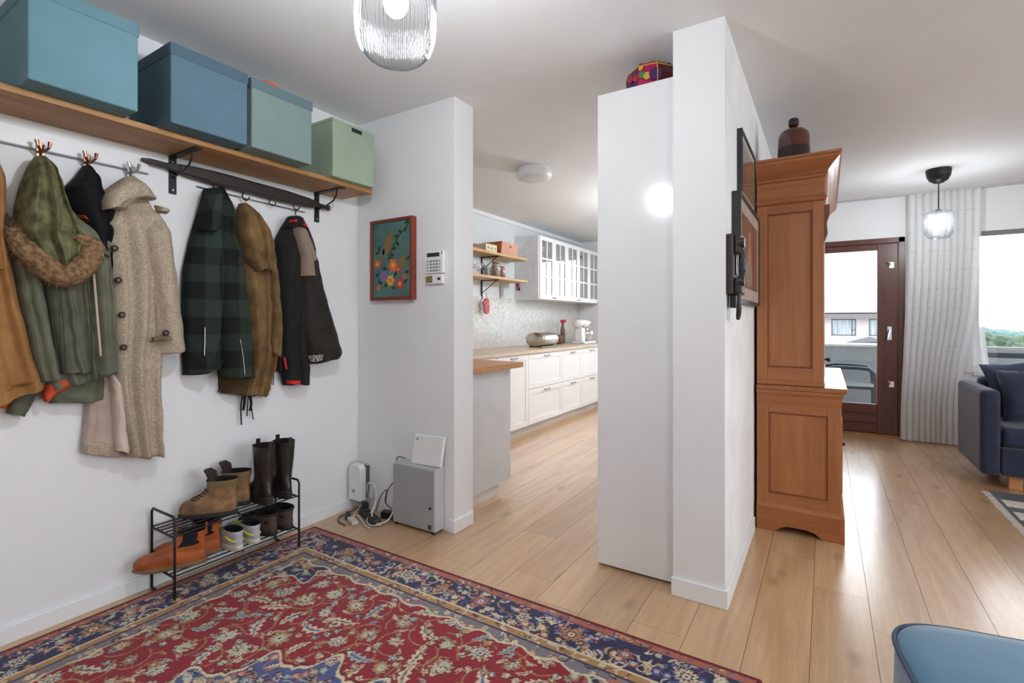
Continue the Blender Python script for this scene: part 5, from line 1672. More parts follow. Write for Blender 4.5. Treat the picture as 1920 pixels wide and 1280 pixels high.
def panel_side(x0, x1, z0, z1, stile, top, bot, name):
    """framed side: two stiles, two rails and a recessed panel with a bead, all on the side facing the hall"""
    y = DY0
    MB().box(x0, x0 + stile, y, y + 0.022, z0, z1).build('side_stile', pine, dr, bevel=0.002)
    MB().box(x1 - stile, x1, y, y + 0.022, z0, z1).build('side_stile', pine, dr, bevel=0.002)
    MB().box(x0 + stile, x1 - stile, y, y + 0.022, z1 - top, z1).build('side_rail', pine_h, dr, bevel=0.002)
    MB().box(x0 + stile, x1 - stile, y, y + 0.022, z0, z0 + bot).build('side_rail', pine_h, dr, bevel=0.002)
    MB().box(x0 + stile - 0.002, x1 - stile + 0.002, y + 0.010, y + 0.024, z0 + bot - 0.002, z1 - top + 0.002).build('side_panel', pine, dr)
    bd_ = 0.008
    a, b, c, d = x0 + stile, x1 - stile, z0 + bot, z1 - top
    dkp = MATS.get('pine_groove') or M('pine_groove', srgb(128, 74, 38), 0.5)
    for (xa, xb_, za, zb) in ((a, a + bd_, c, d), (b - bd_, b, c, d), (a, b, c, c + bd_), (a, b, d - bd_, d)):
        MB().box(xa, xb_, y + 0.004, y + 0.012, za, zb).build('bead', dkp, dr, bevel=0.002)


panel_side(bx0, UX, 0.872, 1.885, 0.055, 0.05, 0.075, 'upper')
panel_side(bx0, LX, 0.155, 0.735, 0.062, 0.05, 0.06, 'lower')
MB().box(bx0, UX - 0.02, DY0 + 0.024, DY1, 0.85, 2.04).build('upper_carcass', pine, dr)
MB().box(bx0, LX - 0.02, DY0 + 0.024, DY1, 0.10, 0.79).build('lower_carcass', pine, dr)
# upper base rail, frieze and cornice
MB().box(bx0, UX + 0.004, DY0 - 0.002, DY1 + 0.002, 0.845, 0.872).build('upper_base_rail', pine_h, dr, bevel=0.003)
MB().box(bx0, UX + 0.002, DY0 - 0.001, DY1 + 0.001, 1.885, 2.03).build('frieze', pine_h, dr)


def molding(name, prof, mat):
    """prof: (outward offset, z) swept round side, front and far side"""
    R = []
    for o_, z in prof:
        R.append([Vector((bx0, DY0 - o_, z)), Vector((UX + o_, DY0 - o_, z)), Vector((UX + o_, DY1 + o_, z)), Vector((bx0, DY1 + o_, z))])
    MB().rings(R, True, True).build(name, mat, dr)


molding('lower_bead', [(0.0, 1.885), (0.012, 1.89), (0.016, 1.90), (0.012, 1.91), (0.004, 1.918)], pine_h)
molding('frieze_bead', [(0.002, 2.012), (0.012, 2.018), (0.014, 2.03), (0.02, 2.035)], pine_h)
molding('cornice', [(0.015, 2.035), (0.022, 2.05), (0.05, 2.082), (0.068, 2.10), (0.074, 2.105), (0.074, 2.118), (0.082, 2.122), (0.082, 2.135)], pine_h)
# front, upper doors
for k in range(2):
    ya = lerp(DY0 + 0.05, DY1 - 0.05, k / 2)
    yb = lerp(DY0 + 0.05, DY1 - 0.05, (k + 1) / 2)
    dd = MB()
    s_ = 0.06
    dd.box(UX - 0.02, UX + 0.002, ya, ya + s_, 0.90, 1.87).box(UX - 0.02, UX + 0.002, yb - s_, yb, 0.90, 1.87).box(UX - 0.02, UX + 0.002, ya + s_, yb - s_, 0.90, 0.96).box(UX - 0.02, UX + 0.002, ya + s_, yb - s_, 1.80, 1.87)
    do = dd.build('upper_door', pine, dr, bevel=0.003)
    MB().box(UX - 0.014, UX - 0.006, ya + s_, yb - s_, 0.96, 1.80).build('door_panel', pine, do)
    kk = MB()
    ky = yb - 0.03 if k == 0 else ya + 0.03
    kz = 0.955
    kk.rings([[(UX + 0.002 + h_, ky + r_ * math.cos(2 * math.pi * i / 12), kz + r_ * math.sin(2 * math.pi * i / 12)) for i in range(12)] for r_, h_ in ((0.005, 0), (0.005, 0.012), (0.014, 0.02), (0.012, 0.03), (0.002, 0.034))])
    kk.build('door_knob', dark_plastic, do, smooth=True)
MB().poly([(UX, DY0 + 0.005, 1.86), (UX + 0.028, DY0 + 0.005, 1.86), (UX + 0.026, DY0 + 0.005, 1.80), (UX + 0.014, DY0 + 0.005, 1.76), (UX + 0.018, DY0 + 0.005, 1.70), (UX + 0.004, DY0 + 0.005, 1.66), (UX, DY0 + 0.005, 1.66)], (0, 0.045, 0)).build('corbel', M('pine_dark', srgb(110, 70, 44), 0.5), dr, bevel=0.002)
# worktop of the dresser
MB().box(bx0 - 0.002, LX + 0.03, DY0 - 0.012, DY1 + 0.012, 0.815, 0.843).build('counter_board', pine_y, dr, bevel=0.006)
R = [[Vector((bx0, DY0 - o_, z)), Vector((LX + o_, DY0 - o_, z)), Vector((LX + o_, DY1 + o_, z)), Vector((bx0, DY1 + o_, z))] for o_, z in ((0.0, 0.735), (0.004, 0.76), (0.004, 0.785), (0.012, 0.80), (0.012, 0.815))]
MB().rings(R).build('counter_moulding', pine_h, dr)
# lower doors and plinth
for k in range(3):
    ya = lerp(DY0 + 0.04, DY1 - 0.04, k / 3)
    yb = lerp(DY0 + 0.04, DY1 - 0.04, (k + 1) / 3)
    do = MB().box(LX - 0.02, LX + 0.002, ya + 0.003, yb - 0.003, 0.165, 0.725).build('lower_door', pine, dr, bevel=0.003)
    MB().box(LX + 0.0025, LX + 0.009, ya + 0.07, yb - 0.07, 0.24, 0.65).build('door_panel', pine, do, bevel=0.005)
    MB().cyl((LX + 0.002, yb - 0.035, 0.45), (LX + 0.03, yb - 0.035, 0.45), 0.011, 10).build('door_knob', dark_plastic, do)
R = [[Vector((bx0, DY0 - o_, z)), Vector((LX + o_, DY0 - o_, z)), Vector((LX + o_, DY1 + o_, z)), Vector((bx0, DY1 + o_, z))] for o_, z in ((0.016, 0.125), (0.016, 0.135), (0.008, 0.148), (0.0, 0.157))]
MB().rings(R).build('plinth_moulding', pine_h, dr)
x0_, x1_ = bx0, LX + 0.016
L_ = x1_ - x0_
side = [(x0_, 0.0), (x0_ + 0.20 * L_, 0.0), (x0_ + 0.24 * L_, 0.012), (x0_ + 0.30 * L_, 0.03), (x0_ + 0.38 * L_, 0.04), (x0_ + 0.58 * L_, 0.04), (x0_ + 0.68 * L_, 0.03), (x0_ + 0.74 * L_, 0.010), (x0_ + 0.78 * L_, 0.0), (x1_, 0.0), (x1_, 0.126), (x0_, 0.126)]
MB().poly([(min(x, x1_ - 0.0203), DY0 - 0.016, z) for x, z in side], (0, 0.02, 0)).build('plinth_side', pine_h, dr)
MB().poly([(min(x, x1_ - 0.0203), DY1 - 0.004, z) for x, z in side], (0, 0.02, 0)).build('plinth_side', pine_h, dr)
Ly = DY1 - DY0
fr2 = [(DY0 - 0.016, 0.0), (DY0 + 0.18, 0.0), (DY0 + 0.24, 0.03), (DY0 + 0.34, 0.045), (DY1 - 0.34, 0.045), (DY1 - 0.24, 0.03), (DY1 - 0.18, 0.0), (DY1 + 0.016, 0.0), (DY1 + 0.016, 0.126), (DY0 - 0.016, 0.126)]
MB().poly([(x1_ - 0.02, y, z) for y, z in fr2], (0.02, 0, 0)).build('plinth_front', pine_y, dr)

bt = thing('demijohn', (-0.16, 3.37, 2.136), 'large brown glass bottle half filled standing on the pine dresser', 'bottle')
m, nt, p, out = nt_new('amber_glass')
p.inputs['Base Color'].default_value = (*srgb(96, 44, 26), 1)
p.inputs['Roughness'].default_value = 0.06
p.inputs['Transmission Weight'].default_value = 0.35
p.inputs['Coat Weight'].default_value = 0.5
amber = m
MB().lathe([(0.001, 0.0), (0.076, 0.0), (0.083, 0.006), (0.084, 0.02), (0.084, 0.15), (0.079, 0.175), (0.062, 0.196), (0.036, 0.208), (0.024, 0.214), (0.022, 0.235)], (-0.16, 3.37, 2.1365), 40, True, True).build('glass_body', amber, bt, smooth=True)
MB().lathe([(0.0848, 0.004), (0.0848, 0.092)], (-0.16, 3.37, 2.1365), 40).build('filled_part', M('dark_liquid', srgb(40, 22, 18), 0.15), bt, smooth=True)
MB().lathe([(0.001, 0.228), (0.027, 0.228), (0.028, 0.24), (0.026, 0.262), (0.020, 0.268), (0.001, 0.269)], (-0.16, 3.37, 2.1365), 20).build('stopper', dark_plastic, bt, smooth=False)
MB().lathe([(0.001, 0), (0.075, 0), (0.08, 0.006), (0.08, 0.075), (0.076, 0.082), (0.001, 0.084)], (-0.265, 3.66, 2.1365), 32).build('round_box', M('round_box_grey', srgb(176, 178, 180), 0.5), None, smooth=False, label='round pale grey box behind the brown bottle on the dresser', cat='box')

# ------------------------------------------------------------------ kitchen peninsula
pn = thing('kitchen_peninsula', (-2.4, 2.75, 0), 'white kitchen peninsula panel with oak worktop edge behind the picture wall', 'peninsula')
MB().box(-2.685, -1.958, 2.425, 3.04, 0.08, 0.872).build('carcass', kit_white, pn)
MB().box(-1.957, -1.938, 2.423, 3.06, 0.075, 0.872).build('end_panel', M('end_panel_white', srgb(226, 228, 231), 0.35, vscale=2), pn, bevel=0.001)
MB().box(-2.685, -1.962, 2.425, 2.935, 0.0, 0.08).build('plinth', trim_m, pn)
for k in range(8):
    ya = 2.424 + k * 0.0957
    MB().box(-2.69, -1.905 - 0.0001 * k, ya, ya + 0.0955, 0.873, 0.912).build('worktop_stave', butcher, pn, bevel=0.001)
pp = thing('paper_stack', (-2.34, 2.74, 0.912), 'stack of white paper with lavender folder on the peninsula worktop', 'paper')
for k in range(4):
    MB().box(-2.52 + 0.01 * k, -2.16 - 0.008 * k, 2.60, 2.86, 0.9125 + k * 0.006, 0.918 + k * 0.006).build('sheets' if k < 3 else 'folder', M('paper_white', srgb(240, 240, 240), 0.7) if k < 3 else M('lavender_card', srgb(214, 212, 236), 0.6), pp)

# ------------------------------------------------------------------ base cabinets
KF = -2.72
handle_m = M('dark_nickel', srgb(96, 94, 92), 0.35, 0.8)


def kfront(name, y0, y1, z0, z1, parent, hz=None):
    """framed cabinet front facing the room (towards +x)"""
    o = MB()
    fw_ = 0.055
    o.box(KF - 0.018, KF, y0, y0 + fw_, z0, z1).box(KF - 0.018, KF, y1 - fw_, y1, z0, z1).box(KF - 0.018, KF, y0 + fw_, y1 - fw_, z0, z0 + fw_).box(KF - 0.018, KF, y0 + fw_, y1 - fw_, z1 - fw_, z1)
    o.box(KF - 0.018, KF - 0.007, y0 + fw_, y1 - fw_, z0 + fw_, z1 - fw_)
    f_ = o.build(name, kit_white, parent)
    if hz:
        ym = (y0 + y1) / 2
        MB().tube([(KF, ym - 0.06, hz), (KF + 0.022, ym - 0.055, hz), (KF + 0.022, ym + 0.055, hz), (KF, ym + 0.06, hz)], 0.005, 6).build('handle', handle_m, f_)
    return f_


labels = ['white single door base cabinet beside the peninsula', 'widest white base cabinet with two deep drawers', 'white two drawer base cabinet beside the widest one', 'white two drawer base cabinet below the stand mixer', 'white end base cabinet against the far kitchen wall']
ys_ = [4.05, 4.66, 5.48, 6.07, 6.67, KE - 0.01]
for k in range(5):
    ya, yb = ys_[k], ys_[k + 1]
    t = thing('base_cabinet', (-3.0, (ya + yb) / 2, 0), labels[k], 'cabinet', 'white base cabinets along the kitchen wall')
    MB().box(KB + 0.002, KF - 0.019, ya + 0.0005, yb - 0.0005, 0.085, 0.862).build('carcass', kit_white, t)
    MB().box(KB + 0.05, KF - 0.06, ya + 0.0005, yb - 0.0005, 0.0, 0.084).build('plinth', M('plinth_white', srgb(222, 222, 222), 0.4), t)
    if k == 0:
        kfront('door', ya + 0.003, yb - 0.003, 0.09, 0.858, t, 0.83)
    else:
        zs = 0.475
        kfront('drawer', ya + 0.003, yb - 0.003, 0.09, zs - 0.0025, t, zs - 0.035)
        kfront('drawer', ya + 0.003, yb - 0.003, zs + 0.0025, 0.858, t, 0.825)
MB().box(KB + 0.002, KF + 0.02, WN + 0.9, KE - 0.005, 0.8625, 0.895).build('worktop', worktop_m, None, bevel=0.002, label='long light wood kitchen worktop along the back wall', cat='worktop')
# an extra pair of units hidden behind the peninsula carries the worktop
t = thing('base_cabinet', (-3.0, 3.6, 0), 'white base cabinet hidden partly behind the peninsula', 'cabinet', 'white base cabinets along the kitchen wall')
MB().box(KB + 0.002, KF - 0.019, WN + 0.92, 4.048, 0.0, 0.862).build('carcass', kit_white, t)
kfront('door', WN + 0.93, 4.045, 0.09, 0.858, t, 0.83)

# backsplash of small stone bricks: too fine to pick apart, real relief in one mesh
m, nt, p, out = nt_new('marble_mosaic')
v = coords(nt, (1, 1, 1))
nz = N(nt, 'ShaderNodeTexNoise', Scale=28.0, Detail=5, Roughness=0.7)
nt.links.new(v, nz.inputs['Vector'])
vo = N(nt, 'ShaderNodeTexVoronoi', Scale=22.0)
nt.links.new(v, vo.inputs['Vector'])
mrr = N(nt, 'ShaderNodeMapRange')
mrr.inputs[1].default_value, mrr.inputs[2].default_value = 0.35, 0.7
nt.links.new(nz.outputs['Fac'], mrr.inputs[0])
c1_ = mixc(nt, mrr.outputs[0], srgb(232, 230, 226), srgb(196, 190, 182))
nt.links.new(mixc(nt, 0.05, c1_, vo.outputs['Color']), p.inputs['Base Color'])
p.inputs['Roughness'].default_value = 0.3
sp_ = thing('backsplash', (KB, 5.5, 0.9), 'pale marble mosaic backsplash above the kitchen worktop', 'backsplash')
MB().box(KB + 0.0005, KB + 0.004, WN + 0.9, KE - 0.002, 0.896, 1.49).build('grout', M('grout', srgb(206, 204, 200), 0.8), sp_)
bk = MB()
rr = random.Random(2)
z = 0.897
r_ = 0
while z < 1.485:
    y = 4.0 + (0.035 if r_ % 2 else 0)
    while y < KE - 0.08:
        bk.box(KB + 0.004, KB + 0.010 + rr.uniform(0, 0.002), y + 0.001, y + 0.069, z + 0.001, z + 0.022)
        y += 0.07
    z += 0.0235
    r_ += 1
bk.build('mosaic_bricks', m, sp_, kind='stuff')

# ------------------------------------------------------------------ wall cabinets with glazed doors
UF, UZ0, UZ1, UY0 = -3.05, 1.50, 2.30, 5.515
dw = 0.385
lab_u = ['white glazed wall cabinet beside the open kitchen shelves', 'white glazed wall cabinet in the middle of the row', 'white glazed wall cabinet at the far kitchen wall']
nd = 0
for k, n_ in enumerate((2, 2, 1)):
    ya = UY0 + nd * dw
    yb = ya + n_ * dw - 0.001
    t = thing('wall_cabinet', (-3.2, (ya + yb) / 2, UZ0), lab_u[k], 'cabinet', 'glazed wall cabinets above the worktop')
    o = MB()
    x0, x1 = KB + 0.002, UF - 0.020
    o.box(x0, x0 + 0.01, ya, yb, UZ0, UZ1).box(x0, x1, ya, ya + 0.018, UZ0, UZ1).box(x0, x1, yb - 0.018, yb, UZ0, UZ1).box(x0, x1, ya, yb, UZ0, UZ0 + 0.018).box(x0, x1, ya, yb, UZ1 - 0.018, UZ1)
    o.build('carcass', kit_white, t)
    for zz in (1.76, 2.02):
        MB().box(x0 + 0.01, x1 - 0.03, ya + 0.018, yb - 0.018, zz, zz + 0.016).build('inner_shelf', kit_white, t)
    rr = random.Random(k)
    for zz in (UZ0 + 0.018, 1.776, 2.036):
        for q in range(3 * n_):
            yy = ya + 0.06 + q * 0.12
            hh = rr.uniform(0.06, 0.14)
            MB().lathe([(0.03, 0), (0.045, hh * 0.4), (0.05, hh), (0.046, hh), (0.03, 0.01)], (KB + 0.15, yy, zz + 0.001), 12, True, True).build('stored_dish', M('dish_%d' % (q % 3), [srgb(210, 208, 204), srgb(150, 156, 164), srgb(190, 176, 160)][q % 3], 0.3), t, smooth=True)
    for q in range(n_):
        da, db = ya + q * dw + 0.002, ya + (q + 1) * dw - 0.003
        s_ = 0.05
        o = MB()
        X0_, X1_ = UF - 0.019, UF
        o.box(X0_, X1_, da, da + s_, UZ0, UZ1).box(X0_, X1_, db - s_, db, UZ0, UZ1).box(X0_, X1_, da + s_, db - s_, UZ0, UZ0 + s_ + 0.01).box(X0_, X1_, da + s_, db - s_, UZ1 - s_, UZ1)
        d_ = o.build('door', kit_white, t)
        ia, ib, ic, id_ = da + s_, db - s_, UZ0 + s_ + 0.01, UZ1 - s_
        ym = (ia + ib) / 2
        MB().box(X0_ + 0.002, X1_ - 0.002, ym - 0.010, ym + 0.010, ic, id_).build('glazing_bar', kit_white, d_)
        for w_ in (1, 2):
            zb = lerp(ic, id_, w_ / 3)
            MB().box(X0_ + 0.003, X1_ - 0.003, ia, ib, zb - 0.010, zb + 0.010).build('glazing_bar', kit_white, d_)
        for a in range(2):
            for b in range(3):
                y_a, y_b = (ia, ym - 0.010) if a == 0 else (ym + 0.010, ib)
                z_a, z_b = lerp(ic, id_, b / 3) + (0.010 if b else 0), lerp(ic, id_, (b + 1) / 3) - (0.010 if b < 2 else 0)
                MB().box(UF - 0.012, UF - 0.009, y_a, y_b, z_a, z_b).build('pane', cab_glass, d_)
        hy = db - 0.03 if (nd + q) % 2 == 0 else da + 0.03
        MB().box(UF, UF + 0.016, hy - 0.022, hy + 0.022, UZ0 + 0.018, UZ0 + 0.03).build('handle', handle_m, d_, bevel=0.003)
    nd += n_
MB().box(KB + 0.002, UF - 0.02, UY0 - 0.018, UY0 - 0.001, UZ0 - 0.01, UZ1 + 0.005).build('cover_panel', M('cover_panel_white', srgb(232, 234, 237), 0.35), None, label='plain white side panel closing the row of glazed wall cabinets', cat='panel')

# ------------------------------------------------------------------ open kitchen shelves
SXF = -3.14
for (zz, lb) in ((1.965, 'upper open wooden kitchen shelf on black brackets'), (1.695, 'lower open wooden kitchen shelf with hooks below')):
    t = thing('wall_shelf', (-3.28, 4.6, zz), lb, 'shelf')
    MB().box(KB + 0.002, SXF, 3.6, 5.36, zz, zz + 0.028).build('board', kshelf_m, t, bevel=0.003)
    for yb in (4.76, 4.05):
        o = MB().box(KB + 0.001, KB + 0.012, yb - 0.012, yb + 0.012, zz - 0.22, zz).box(KB + 0.001, SXF - 0.03, yb - 0.012, yb + 0.012, zz - 0.010, zz)
        o.tube([(KB + 0.01, yb, zz - 0.15), (SXF - 0.06, yb, zz - 0.008)], 0.005, 6)
        o.build('bracket', black_metal, t)
# things on the upper shelf
zt = 1.993
bk_ = thing('storage_basket', (-3.28, 5.0, zt), 'terracotta leather storage box with pale end on the upper kitchen shelf', 'box')
terra = M('terracotta_leather', srgb(178, 98, 62), 0.5)
MB().poly([(-3.40, 4.80, zt), (-3.17, 4.80, zt), (-3.155, 4.80, zt + 0.15), (-3.41, 4.80, zt + 0.15)], (0, 0.36, 0)).build('body', terra, bk_, bevel=0.01)
MB().poly([(-3.168, 4.802, zt + 0.004), (-3.168, 5.158, zt + 0.004), (-3.153, 5.158, zt + 0.146), (-3.153, 4.802, zt + 0.146)], (-0.004, 0, 0)).build('front_cover', M('pale_leather', srgb(204, 150, 124), 0.5), bk_)
MB().cyl((-3.158, 4.98, zt + 0.1), (-3.150, 4.98, zt + 0.1), 0.012, 10).build('grip_hole', dark_plastic, bk_)
cb_ = thing('tissue_box', (-3.24, 4.62, zt), 'small cream box with dark dots on the upper kitchen shelf', 'box')
MB().box(-3.33, -3.17, 4.50, 4.72, zt, zt + 0.085).build('body', M('cream_card', srgb(226, 214, 180), 0.7), cb_, bevel=0.004)
for k in range(3):
    MB().cyl((-3.171, 4.545 + k * 0.065, zt + 0.04), (-3.168, 4.545 + k * 0.065, zt + 0.04), 0.010, 8).build('dot', dark_plastic, cb_)
hp = thing('tray', (-3.27, 4.24, zt), 'orange wooden tray with bowls at the hidden end of the upper kitchen shelf', 'tray')
MB().box(-3.38, -3.16, 4.08, 4.42, zt, zt + 0.022).build('base', M('orange_wood', srgb(170, 92, 48), 0.5), hp, bevel=0.004)
MB().lathe([(0.03, 0.022), (0.06, 0.05), (0.064, 0.06), (0.06, 0.06), (0.03, 0.026)], (-3.26, 4.33, zt), 18, True, True).build('bowl', M('bowl_grey', srgb(150, 140, 126), 0.4), hp, smooth=True)
MB().lathe([(0.02, 0.022), (0.045, 0.06), (0.048, 0.1), (0.044, 0.1), (0.02, 0.03)], (-3.27, 4.18, zt), 18, True, True).build('bowl', M('bowl_pale', srgb(216, 208, 186), 0.4), hp, smooth=True)
# things on the lower shelf
zt = 1.7235
for k, (yy, hh, r_, mm, lb) in enumerate(((4.86, 0.19, 0.055, M('jar_content', srgb(176, 140, 104), 0.7, col2=srgb(226, 214, 196), vscale=60, lo=0.45, hi=0.55), 'tall glass jar of beige pieces on the lower kitchen shelf'),
                                       (4.98, 0.15, 0.045, M('jar_content_red', srgb(160, 60, 56), 0.6, col2=srgb(206, 160, 140), vscale=50), 'shorter glass jar with red contents on the lower kitchen shelf'))):
    t = thing('jar', (-3.28, yy, zt), lb, 'jar')
    MB().lathe([(0.001, 0.002), (r_ - 0.003, 0.003), (r_ - 0.003, hh * 0.8), (0.001, hh * 0.82)], (-3.28, yy, zt), 16).build('contents', mm, t, smooth=False)
    MB().lathe([(0.001, 0), (r_, 0), (r_, hh * 0.85), (r_ * 0.8, hh * 0.92)], (-3.28, yy, zt), 20).build('glass', jar_glass, t, smooth=True)
    MB().lathe([(0.001, hh * 0.9), (r_ * 0.85, hh * 0.9), (r_ * 0.85, hh), (0.001, hh)], (-3.28, yy, zt), 20).build('lid', M('cork', srgb(190, 150, 110), 0.8), t)
for k, (yy, hh) in enumerate(((4.60, 0.15), (4.50, 0.11), (4.39, 0.14))):
    t = thing('wine_glass', (-3.27, yy, zt), ['tallest stemmed glass beside the shelf bracket', 'shortest stemmed glass on the lower kitchen shelf', 'stemmed glass near the hidden end of the lower kitchen shelf'][k], 'glass')
    MB().lathe([(0.001, 0), (0.032, 0.001), (0.030, 0.004), (0.004, 0.008), (0.004, hh * 0.45), (0.02, hh * 0.52), (0.034, hh * 0.7), (0.031, hh)], (-3.27, yy, zt), 18).build('glass_body', jar_glass, t, smooth=True)
bd_ = thing('cutting_board', (-3.25, 4.25, zt), 'pale pink board lying on the lower kitchen shelf', 'board')
MB().box(-3.36, -3.15, 4.0, 4.5 - 0.16, zt, zt + 0.014).build('board', M('pink_wood', srgb(226, 186, 160), 0.5), bd_, bevel=0.004)
# hanging below the shelves
om = thing('oven_mitt', (-3.33, 4.76, 1.38), 'pink patterned oven mitt hanging from the kitchen shelf bracket', 'oven mitt')
c_ = Vector((-3.36, 4.76, 1.40))
shp = [(0.0, 0.085), (0.03, 0.08), (0.045, 0.03), (0.05, -0.04), (0.035, -0.09), (0.0, -0.105), (-0.035, -0.09), (-0.05, -0.04), (-0.052, 0.0), (-0.075, 0.01), (-0.07, 0.035), (-0.045, 0.045), (-0.03, 0.08)]
MB().poly([c_ + Vector((0, y, z)) for y, z in shp], (0.03, 0, 0)).build('mitt', fabric('pink_cotton', srgb(206, 132, 132), srgb(186, 70, 84), vs=40), om, bevel=0.010, seg=3)
MB().tube([c_ + Vector((0.015, 0, 0.08)), c_ + Vector((0.01, 0.006, 0.12)), c_ + Vector((0.012, 0.0, 0.16))], 0.003, 6).build('loop', black_metal, om)
ph_ = thing('pot_holder', (-3.18, 5.2, 1.6), 'small dark and red checked pot holder hanging under the lower shelf', 'pot holder')
for a in range(2):
    for b in range(2):
        MB().box(-3.185, -3.177, 5.15 + a * 0.045, 5.193 + a * 0.045, 1.59 + b * 0.045, 1.633 + b * 0.045).build('patch', M('patch_%d' % ((a + b) % 2), srgb(38, 24, 28) if (a + b) % 2 else srgb(120, 44, 52), 0.9), ph_)
MB().tube([(-3.181, 5.193, 1.68), (-3.181, 5.193, 1.694)], 0.003, 6).build('loop', M('red_loop', srgb(170, 70, 76), 0.8), ph_)
MB().cyl((-3.41, 5.15, 1.49), (-3.41, 5.15, 1.66), 0.004, 6).build('cable', M('red_cord', srgb(180, 100, 104), 0.7), None, label='thin red cord hanging down beside the glazed cabinets', cat='cord')
gb = thing('brass_hook', (KB, 4.33, 1.55), 'small brass bird shaped wall hook on the pale blue kitchen wall', 'hook')
o = MB().tube([(KB + 0.006, 4.28, 1.47), (KB + 0.008, 4.32, 1.53), (KB + 0.008, 4.36, 1.57), (KB + 0.008, 4.38, 1.60)], [0.005, 0.008, 0.013, 0.006], 8)
o.tube([(KB + 0.008, 4.29, 1.60), (KB + 0.010, 4.34, 1.57), (KB + 0.008, 4.40, 1.545)], [0.003, 0.010, 0.003], 8)
o.build('bird_figure', M('brass', srgb(176, 146, 84), 0.35, 0.9), gb, smooth=True)
rl = thing('metal_rail', (-3.38, 4.3, 1.86), 'thin metal utensil rail between the two open kitchen shelves', 'rail')
MB().cyl((-3.39, 4.0, 1.88), (-3.39, 4.62, 1.87), 0.005, 8).build('bar', steel, rl)
for yy in (4.1, 4.2, 4.3, 4.42, 4.52):
    MB().tube([(-3.39, yy, 1.884), (-3.375, yy, 1.88), (-3.372, yy, 1.85), (-3.36, yy, 1.84), (-3.35, yy, 1.855)], 0.003, 6).build('hook', chrome, rl, smooth=True)

# ------------------------------------------------------------------ things on the kitchen worktop
WT = 0.8955
bb = thing('bread_bin', (-3.0, 5.5, WT), 'rounded steel bread bin on the kitchen worktop', 'bread bin')
R = []
for yy, s_ in ((5.28, 0.86), (5.295, 0.97), (5.33, 1.0), (5.64, 1.0), (5.675, 0.97), (5.69, 0.86)):
    R.append([(-3.0 + 0.135 * s_ * math.cos(a), yy, WT + 0.012 + 0.085 + 0.088 * s_ * (math.copysign(abs(math.sin(a)) ** 0.8, math.sin(a)))) for a in [2 * math.pi * i / 28 for i in range(28)]])
MB().rings(R).build('shell', M('brushed_steel', srgb(196, 190, 180), 0.22, 1.0, vscale=6), bb, smooth=True)
MB().box(-3.09, -2.91, 5.31, 5.66, WT, WT + 0.016).build('base', M('steel_dark', srgb(120, 112, 100), 0.4, 0.8), bb, bevel=0.004)
MB().tube([(-2.862, 5.42, WT + 0.08), (-2.848, 5.43, WT + 0.075), (-2.848, 5.54, WT + 0.075), (-2.862, 5.55, WT + 0.08)], 0.005, 6).build('handle', chrome, bb, smooth=True)
mx_ = thing('stand_mixer', (-2.98, 6.72, WT), 'white and chrome stand mixer with steel bowl at the worktop end', 'mixer')
mw = M('mixer_white', srgb(236, 234, 232), 0.2, coat=0.5)
MB().box(-3.08, -2.88, 6.50, 6.92, WT, WT + 0.035).build('base', mw, mx_, bevel=0.014, seg=3)
MB().poly([(-3.045, 6.50, WT + 0.03), (-2.915, 6.50, WT + 0.03), (-2.925, 6.51, WT + 0.23), (-3.035, 6.51, WT + 0.23)], (0, 0.12, 0)).build('column', mw, mx_, bevel=0.02, seg=3)
R = []
for yy, s_ in ((6.44, 0.35), (6.455, 0.8), (6.50, 1.0), (6.66, 1.05), (6.80, 0.95), (6.87, 0.7), (6.885, 0.35)):
    R.append([(-2.98 + 0.072 * s_ * math.cos(a), yy, WT + 0.285 + 0.062 * s_ * math.sin(a)) for a in [2 * math.pi * i / 20 for i in range(20)]])
MB().rings(R).build('head', mw, mx_, smooth=True)
MB().rings([[(-2.98 + (0.073 * 1.04) * math.cos(a), yy, WT + 0.275 + 0.02 * math.sin(a)) for a in [2 * math.pi * i / 20 for i in range(20)]] for yy in (6.52, 6.86)]).build('trim_band', chrome, mx_, smooth=True)
MB().cyl((-2.98, 6.80, WT + 0.24), (-2.98, 6.80, WT + 0.12), 0.018, 12).build('attachment', chrome, mx_)
MB().lathe([(0.05, 0.036), (0.07, 0.06), (0.098, 0.12), (0.105, 0.18), (0.102, 0.18), (0.066, 0.064)], (-2.98, 6.78, WT), 24, True, False).build('bowl', chrome, mx_, smooth=True)
MB().cyl((-2.905, 6.50, WT + 0.25), (-2.895, 6.50, WT + 0.25), 0.012, 10).build('speed_knob', dark_plastic, mx_)
kt = thing('red_bottle', (-3.28, 6.62, WT), 'tall bottle with red spray cap behind the stand mixer', 'bottle')
MB().lathe([(0.001, 0), (0.035, 0), (0.036, 0.2), (0.02, 0.26), (0.014, 0.30)], (-3.28, 6.62, WT), 16, True, True).build('body', M('bottle_brown', srgb(120, 96, 80), 0.35), kt, smooth=True)
MB().box(-3.31, -3.23, 6.59, 6.645, WT + 0.30, WT + 0.345).build('cap', M('cap_red', srgb(206, 44, 56), 0.4), kt, bevel=0.006)
bas = thing('utensil_basket', (-3.2, 6.3, WT), 'brown woven basket between bread bin and stand mixer', 'basket')
MB().lathe([(0.001, 0.0), (0.07, 0), (0.085, 0.06), (0.09, 0.13), (0.084, 0.13), (0.065, 0.01), (0.001, 0.01)], (-3.2, 6.3, WT), 22).build('weave', M('brown_weave', srgb(128, 92, 72), 0.8, col2=srgb(60, 44, 36), vscale=60, bump=0.6), bas, smooth=True)

